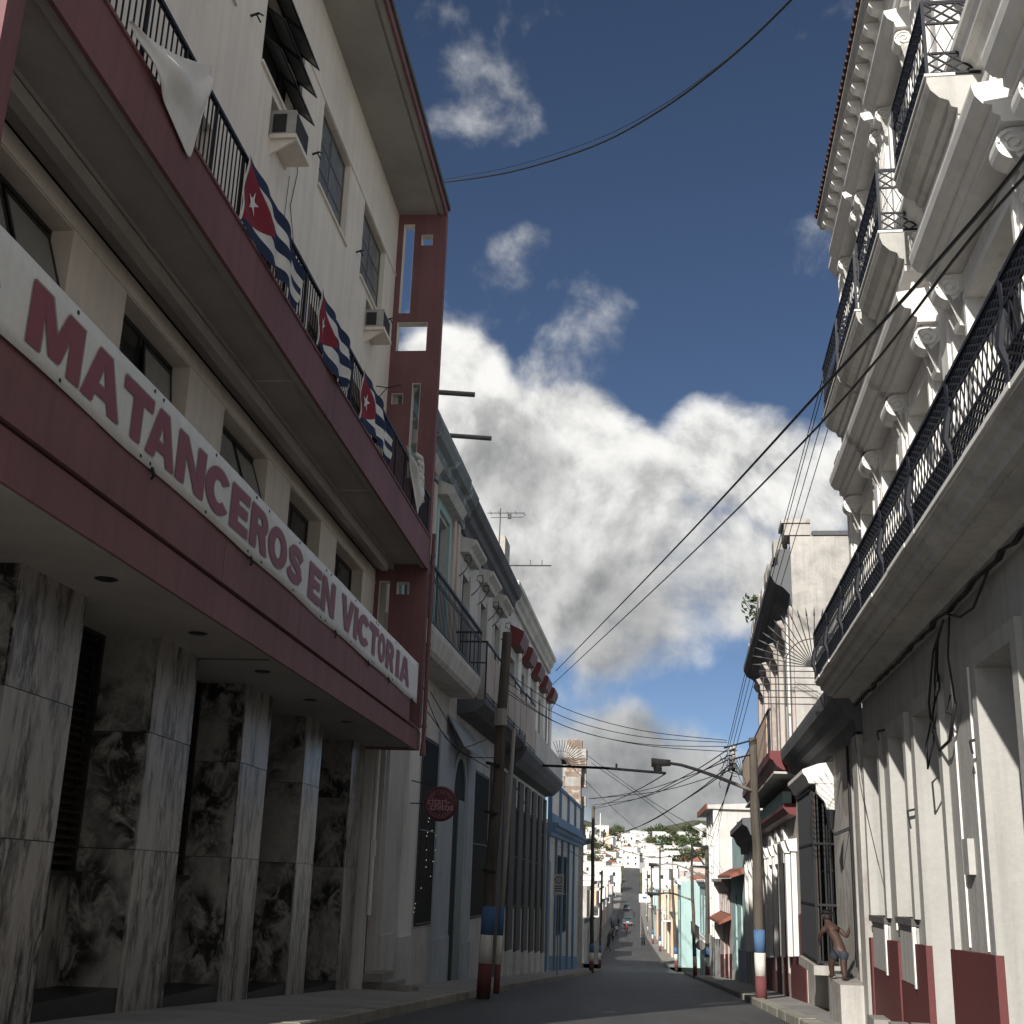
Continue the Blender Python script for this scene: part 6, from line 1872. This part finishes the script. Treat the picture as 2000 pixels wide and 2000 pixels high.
for pts in ([(822, 1330, 28.6), (870, 1440, 29.5), (955, 1500, 31)], [(835, 1390, 29), (900, 1470, 30), (965, 1480, 31)], [(975, 1470, 31.2), (1020, 1560, 45), (1065, 1620, 70), (1150, 1690, 95)], [(985, 1460, 31.2), (1010, 1540, 42), (1070, 1640, 72), (1150, 1680, 95)], [(840, 1350, 29), (880, 1420, 29.8), (900, 1460, 30.3), (958, 1440, 31)]):
    cable('service wire sagging along the left facades', pts, .012, g6)
cable('single thin wire hanging down the white pier', [(1668, 1420, 21.5), (1680, 1530, 20.6), (1700, 1620, 19.6), (1716, 1690, 19.0)], .006)

# ------------------------------------------------------------------ people
skin = plain('skin_brown', (0.060, 0.032, 0.024), .6, var=.1)
hairm = plain('hair_dark', (0.012, 0.010, 0.009), .6, var=.1)
jeans = plain('denim_dark', (0.03, 0.035, 0.05), .8)
def skin_mesh(name, verts, edges, radii, levels=1, root=0):
    me = bpy.data.meshes.new(name); me.from_pydata(verts, edges, [])
    ob = bpy.data.objects.new(name, me); scene.collection.objects.link(ob)
    md = ob.modifiers.new('skin', 'SKIN'); md.use_smooth_shade = True
    for i, r_ in enumerate(radii):
        rr = r_ if isinstance(r_, tuple) else (r_, r_)
        me.skin_vertices[0].data[i].radius = rr
    me.skin_vertices[0].data[root].use_root = True
    sb = ob.modifiers.new('sub', 'SUBSURF'); sb.levels = levels; sb.render_levels = levels
    bpy.context.view_layer.update()
    dg = bpy.context.evaluated_depsgraph_get()
    out = bpy.data.meshes.new_from_object(ob.evaluated_get(dg))
    bpy.data.objects.remove(ob); bpy.data.meshes.remove(me)
    for p in out.polygons: p.use_smooth = True
    return out
def hand(v, e, r_, i, w, fdir, side, s=1.0):
    """palm vertex i grows four fingers and a thumb"""
    fdir = fdir.normalized(); side = side.normalized()
    for k in range(4):
        o_ = side * ((k - 1.5) * .018 * s); ln = (.05, .06, .056, .042)[k] * s
        a = len(v); v.append(tuple(Vector(v[i]) + o_ + fdir * .03 * s)); v.append(tuple(Vector(v[i]) + o_ * 1.1 + fdir * (.03 * s + ln)))
        e += [(i, a), (a, a + 1)]; r_ += [.009 * s, .007 * s]
    a = len(v); v.append(tuple(Vector(v[i]) + side * -.035 * s + fdir * .005)); v.append(tuple(Vector(v[i]) + side * -.05 * s + fdir * .035 * s)); e += [(i, a), (a, a + 1)]; r_ += [.010 * s, .008 * s]

# child leaning out of the doorway
def child():
    base = RF.p(23.2, .40, 0.02)
    t = thing('person', 'shirtless child with dark hair leaning out of the grey house doorway on its step', 'person', base)
    f = lambda s, o_, z: tuple(RF.p(23.2 + s, .40 + o_, 0.02 + z) - base)
    v = [f(-.10, -.05, .50), f(-.02, .0, .62), f(.10, .06, .76), f(.20, .10, .86), f(.28, .14, .95), f(.31, .15, 1.03), f(.32, .16, 1.10)]
    e = [(0, 1), (1, 2), (2, 3), (3, 4), (4, 5), (5, 6)]
    r_ = [.095, .09, .10, .085, .042, .078, .055]
    def add(p, par, rad): v.append(p); e.append((par, len(v) - 1)); r_.append(rad); return len(v) - 1
    a = add(f(-.08, .06, .42), 0, .075); a = add(f(.04, .12, .24), a, .058); a = add(f(.14, .10, .05), a, .04); a = add(f(.22, .13, .015), a, .03)
    a = add(f(-.16, -.08, .42), 0, .075); a = add(f(-.16, -.06, .23), a, .056); a = add(f(-.18, -.08, .05), a, .04); a = add(f(-.11, -.04, .015), a, .03)
    a = add(f(.20, .22, .80), 3, .048); a = add(f(.32, .27, .68), a, .036); a = add(f(.42, .26, .60), a, .028); h1 = add(f(.46, .26, .57), a, .026)
    hand(v, e, r_, h1, 0, Vector(f(.05, 0, -.03)) - Vector(f(0, 0, 0)), Vector((0, 0, 1)), .8)
    a = add(f(.12, -.08, .80), 3, .048); a = add(f(.02, -.16, .70), a, .036); a = add(f(-.02, -.20, .80), a, .028); h2 = add(f(-.02, -.21, .84), a, .026)
    hand(v, e, r_, h2, 0, Vector((0, 0, 1)), Vector(f(1, 0, 0)) - Vector(f(0, 0, 0)), .8)
    me = skin_mesh('body', v, e, r_, 2); me.materials.append(skin)
    ob = bpy.data.objects.new('body', me); scene.collection.objects.link(ob); ob.parent = t
    # hair cap, nose, ears
    hv = [f(.315, .15, 1.02), f(.30, .14, 1.10), f(.27, .12, 1.03), f(.235, .11, .96), f(.36, .18, 1.12)]
    hme = skin_mesh('hair', hv, [(0, 1), (0, 2), (2, 3), (1, 4)], [.085, .082, .085, .06, .05], 2); hme.materials.append(hairm)
    ob = bpy.data.objects.new('hair', hme); scene.collection.objects.link(ob); ob.parent = t
    # shorts follow hips and thighs
    sv = [f(-.10, -.05, .51), f(-.07, .06, .42), f(.0, .10, .31), f(-.16, -.08, .42), f(-.165, -.07, .30)]
    sme = skin_mesh('shorts', sv, [(0, 1), (1, 2), (0, 3), (3, 4)], [.108, .09, .082, .09, .082], 2); sme.materials.append(jeans)
    ob = bpy.data.objects.new('shorts', sme); scene.collection.objects.link(ob); ob.parent = t
child()

def walker_mesh(stride, seed):
    v = [(0, 0, .95), (0, 0, 1.12), (0, 0, 1.32), (0, .01, 1.47), (0, .02, 1.58), (0, .03, 1.68)]
    e = [(k, k + 1) for k in range(5)]; r_ = [(.15, .11), (.135, .10), (.17, .11), .06, .09, .075]
    def add(p, par, rad): v.append(p); e.append((par, len(v) - 1)); r_.append(rad); return len(v) - 1
    for s, k in ((1, stride), (-1, -stride)):
        a = add((.10 * s, .02, .86), 0, .09); a = add((.11 * s, k * .5 + .03, .48), a, .062); a = add((.11 * s, k - .03, .09), a, .045); a = add((.11 * s, k + .10, .04), a, .04)
        a = add((.21 * s, 0, 1.40), 2, .055); a = add((.25 * s, -k * .4, 1.14), a, .043); a = add((.25 * s, -k * .5 + .06, .92), a, .034); h = add((.25 * s, -k * .5 + .08, .85), a, .03)
        hand(v, e, r_, h, 0, Vector((0, .2, -1)), Vector((0, 1, 0)))
    return skin_mesh('body', v, e, r_, 1)
shirts = {'white': plain('shirt_white', (.7, .69, .66), .8), 'red': plain('shirt_red', (.32, .04, .05), .8), 'dark': plain('shirt_dark', (.03, .032, .04), .8), 'blue': plain('shirt_blue', (.10, .17, .33), .8)}
wm1, wm2 = walker_mesh(.22, 1), walker_mesh(.08, 2)
trs = plain('trousers_dark', (.025, .027, .035), .85)
def dress(me, shirt, name):
    m2 = me.copy(); m2.materials.clear()
    for m_ in (shirts[shirt], trs, skin, hairm): m2.materials.append(m_)
    for p in m2.polygons:
        z = p.center.z; ax = abs(p.center.x)
        p.material_index = 3 if z > 1.66 else (2 if z > 1.50 or (ax > .2 and z < 1.12 and z > .78) else (0 if z > .98 else 1))
    return m2
pm = {c: (dress(wm1, c, c), dress(wm2, c, c)) for c in shirts}
def person(px, py, shirt, k, rz, doing, group=None):
    b = ground_hit(px, py, .02 if 1195 < px < 1250 else .12)
    t = thing('person', f'person in a {shirt} shirt {doing}', 'person', b, group)
    ob = bpy.data.objects.new('body', pm[shirt][k]); scene.collection.objects.link(ob); ob.parent = t; t.rotation_euler = (0, 0, rz)
    return t
person(1204, 1829, 'white', 0, 0.1, 'walking down the road past the parked motorcycles')
person(1238, 1794, 'dark', 0, 3.1, 'standing alone in the middle of the far road')
gp = 'dark clothed people gathered at the left kerb'
for px, py, k in ((1190, 1846, 1), (1196, 1838, 1), (1188, 1858, 0), (1208, 1812, 0), (1212, 1806, 1)): person(px, py, 'dark', k, rb.uniform(0, 6), 'gathered at the left kerb', gp)
for px, py in ((1194, 1812), (1198, 1820)): person(px, py, 'blue', 1, rb.uniform(0, 6), 'standing on the left pavement', 'blue shirted people on the left pavement')
person(1264, 1800, 'white', 1, 1, 'standing near the notice board')
person(1276, 1812, 'red', 1, 1, 'standing at the right kerb beyond the crossing')

# ------------------------------------------------------------------ vehicles
tyre = plain('tyre', (.015, .015, .016), .85); chrome = plain('chrome', (.5, .5, .5), .3, .8)
carblue = plain('car_teal', (.03, .075, .085), .35, .0, .5, .1); carred = plain('bike_red', (.25, .03, .035), .4)
redlens = plain('red_lens', (.3, .02, .02), .3); 
def wheel(parent, c, r_, w):
    f = Frame((c.x, c.y, 0), (0, 1, 0), (1, 0, 0)); q = MB(f)
    q.prism_o([(r_ * math.cos(k * math.pi / 9), c.z + r_ * math.sin(k * math.pi / 9)) for k in range(18)], -w / 2, w / 2); wh = q.build('wheel', tyre, parent)
    q = MB(f); q.prism_o([(r_ * .6 * math.cos(k * math.pi / 6), c.z + r_ * .6 * math.sin(k * math.pi / 6)) for k in range(12)], -w / 2 - .01, w / 2 + .01); q.build('rim', chrome, wh)
def car(px, py, mat, label, sc=1.0):
    b = ground_hit(px, py, 0.0); t = thing('car', label, 'car', b)
    f = Frame((b.x, b.y, 0), (0, 1, 0), (1, 0, 0)); z = b.z
    low = [(-.0, .35), (4.3, .35), (4.3, .8), (4.1, .98), (3.0, 1.05), (.15, 1.02), (0, .85)]
    q = MB(f); q.prism_o([(s, z + h) for s, h in low], -.85, .85); q.build('body', mat, t)
    cab = [(.35, 1.03), (.75, 1.52), (2.3, 1.54), (3.05, 1.05)]
    q = MB(f); i0 = len(q.v)
    for o_, k in ((-.78, 1), (.78, 1)):
        for s, h in cab: q.pt(s, o_ * (.86 if h > 1.2 else 1.0), z + h)
    q.q = [[0, 1, 2, 3], [4, 5, 6, 7], [0, 1, 5, 4], [1, 2, 6, 5], [2, 3, 7, 6]]; q.build('cabin', mat, t)
    q = MB(f); q.poly([(.42, -.62, z + 1.12), (.42, .62, z + 1.12), (.70, .55, z + 1.46), (.70, -.55, z + 1.46)]); 
    for p in range(len(q.v)): q.v[p].y -= .03
    q.build('rear_window', nightglass, t)
    for o_ in (-.8, .8):
        q = MB(f); q.box(.8, 2.4, o_ * .92 - .02, o_ * .92 + .02, z + 1.12, z + 1.44); q.build('side_window', nightglass, t)
    for o_ in (-.66, .5): q = MB(f); q.box(-.02, .02, o_, o_ + .18, z + .72, z + .88); q.build('tail_light', redlens, t)
    q = MB(f); q.box(-.10, -.01, -.86, .86, z + .42, z + .56); q.build('bumper', chrome, t)
    q = MB(f); q.box(-.015, -.004, -.25, .25, z + .62, z + .74); q.build('number_plate', offwhite, t)
    for s in (.75, 3.45):
        for o_ in (-.72, .72): wheel(t, f.p(s, o_, z + .31), .31, .2)
car(1226, 1808, carblue, 'dark teal car driving down the middle of the road')
car(1224, 1778, carblue, 'darker car farther down the road near the group at the left kerb')
def motorbike(px, py, shirt, mat, label, rz, rider=True):
    b = ground_hit(px, py, 0.0); t = thing('motorcycle', label, 'motorcycle', b)
    S = Vector((math.sin(rz), math.cos(rz), 0)); D = Vector((math.cos(rz), -math.sin(rz), 0)); f = Frame((b.x, b.y, 0), S, D); z = b.z
    for s in (-.62, .62):
        q = MB(f); q.prism_o([(s + .3 * math.cos(k * math.pi / 8), z + .3 + .3 * math.sin(k * math.pi / 8)) for k in range(16)], -.05, .05); q.build('wheel', tyre, t)
    q = MB(f); q.prism_o([(-.5, z + .55), (.35, z + .45), (.45, z + .85), (.1, z + .95), (-.75, z + .85)], -.12, .12); q.build('frame', mat, t)
    q = MB(f); q.box(-.75, 0.0, -.13, .13, z + .86, z + .95); q.build('seat', tyre, t)
    q = MB(f); q.tube([(.62, 0, z + .3), (.45, 0, z + 1.0)], .04, 6); q.tube([(.42, -.34, z + 1.06), (.45, 0, z + 1.0), (.42, .34, z + 1.06)], .02, 5); q.build('handlebar', chrome, t)
    if rider:
        rp = b + Vector((0, 0, .86)) - S * .25
        p = thing('person', f'person in a {shirt} shirt on {label}', 'person', rp)
        v = [(0, 0, .08), (0, .03, .26), (0, .08, .48), (0, .11, .62), (0, .13, .73), (0, .13, .83)]; e = [(k, k + 1) for k in range(5)]; r_ = [.14, .13, .155, .055, .09, .075]
        def add(pp, par, rad): v.append(pp); e.append((par, len(v) - 1)); r_.append(rad); return len(v) - 1
        for s in (1, -1):
            a = add((.12 * s, .06, .06), 0, .09); a = add((.22 * s, .42, .06), a, .065); a = add((.2 * s, .36, -.36), a, .045); a = add((.2 * s, .46, -.40), a, .04)
            a = add((.2 * s, .1, .54), 2, .052); a = add((.28 * s, .3, .36), a, .04); a = add((.3 * s, .58, .26), a, .032); hh = add((.3 * s, .63, .25), a, .03)
            hand(v, e, r_, hh, 0, Vector((0, .6, -1)), Vector((1, 0, 0)))
        me = skin_mesh('body', v, e, r_, 1); me.materials.clear()
        for m_ in (shirts[shirt], trs, skin, hairm): me.materials.append(m_)
        for pl in me.polygons:
            zz, yy = pl.center.z, pl.center.y; pl.material_index = 3 if zz > .80 else (2 if zz > .66 or (yy > .33 and zz > .2) else (0 if zz > .16 else 1))
        ob = bpy.data.objects.new('body', me); scene.collection.objects.link(ob); ob.parent = p; p.rotation_euler = (0, 0, -rz)
motorbike(1223, 1824, 'red', carred, 'a motorcycle behind the teal car', 0.0)
motorbike(1256, 1846, 'dark', carblue, 'a motorcycle waiting by the right kerb', 0.25)
motorbike(1197, 1834, 'dark', carblue, 'a parked motorcycle at the left kerb', 0.1, rider=False)

for o in list(bpy.data.objects):
    if '_base' in o: del o['_base']
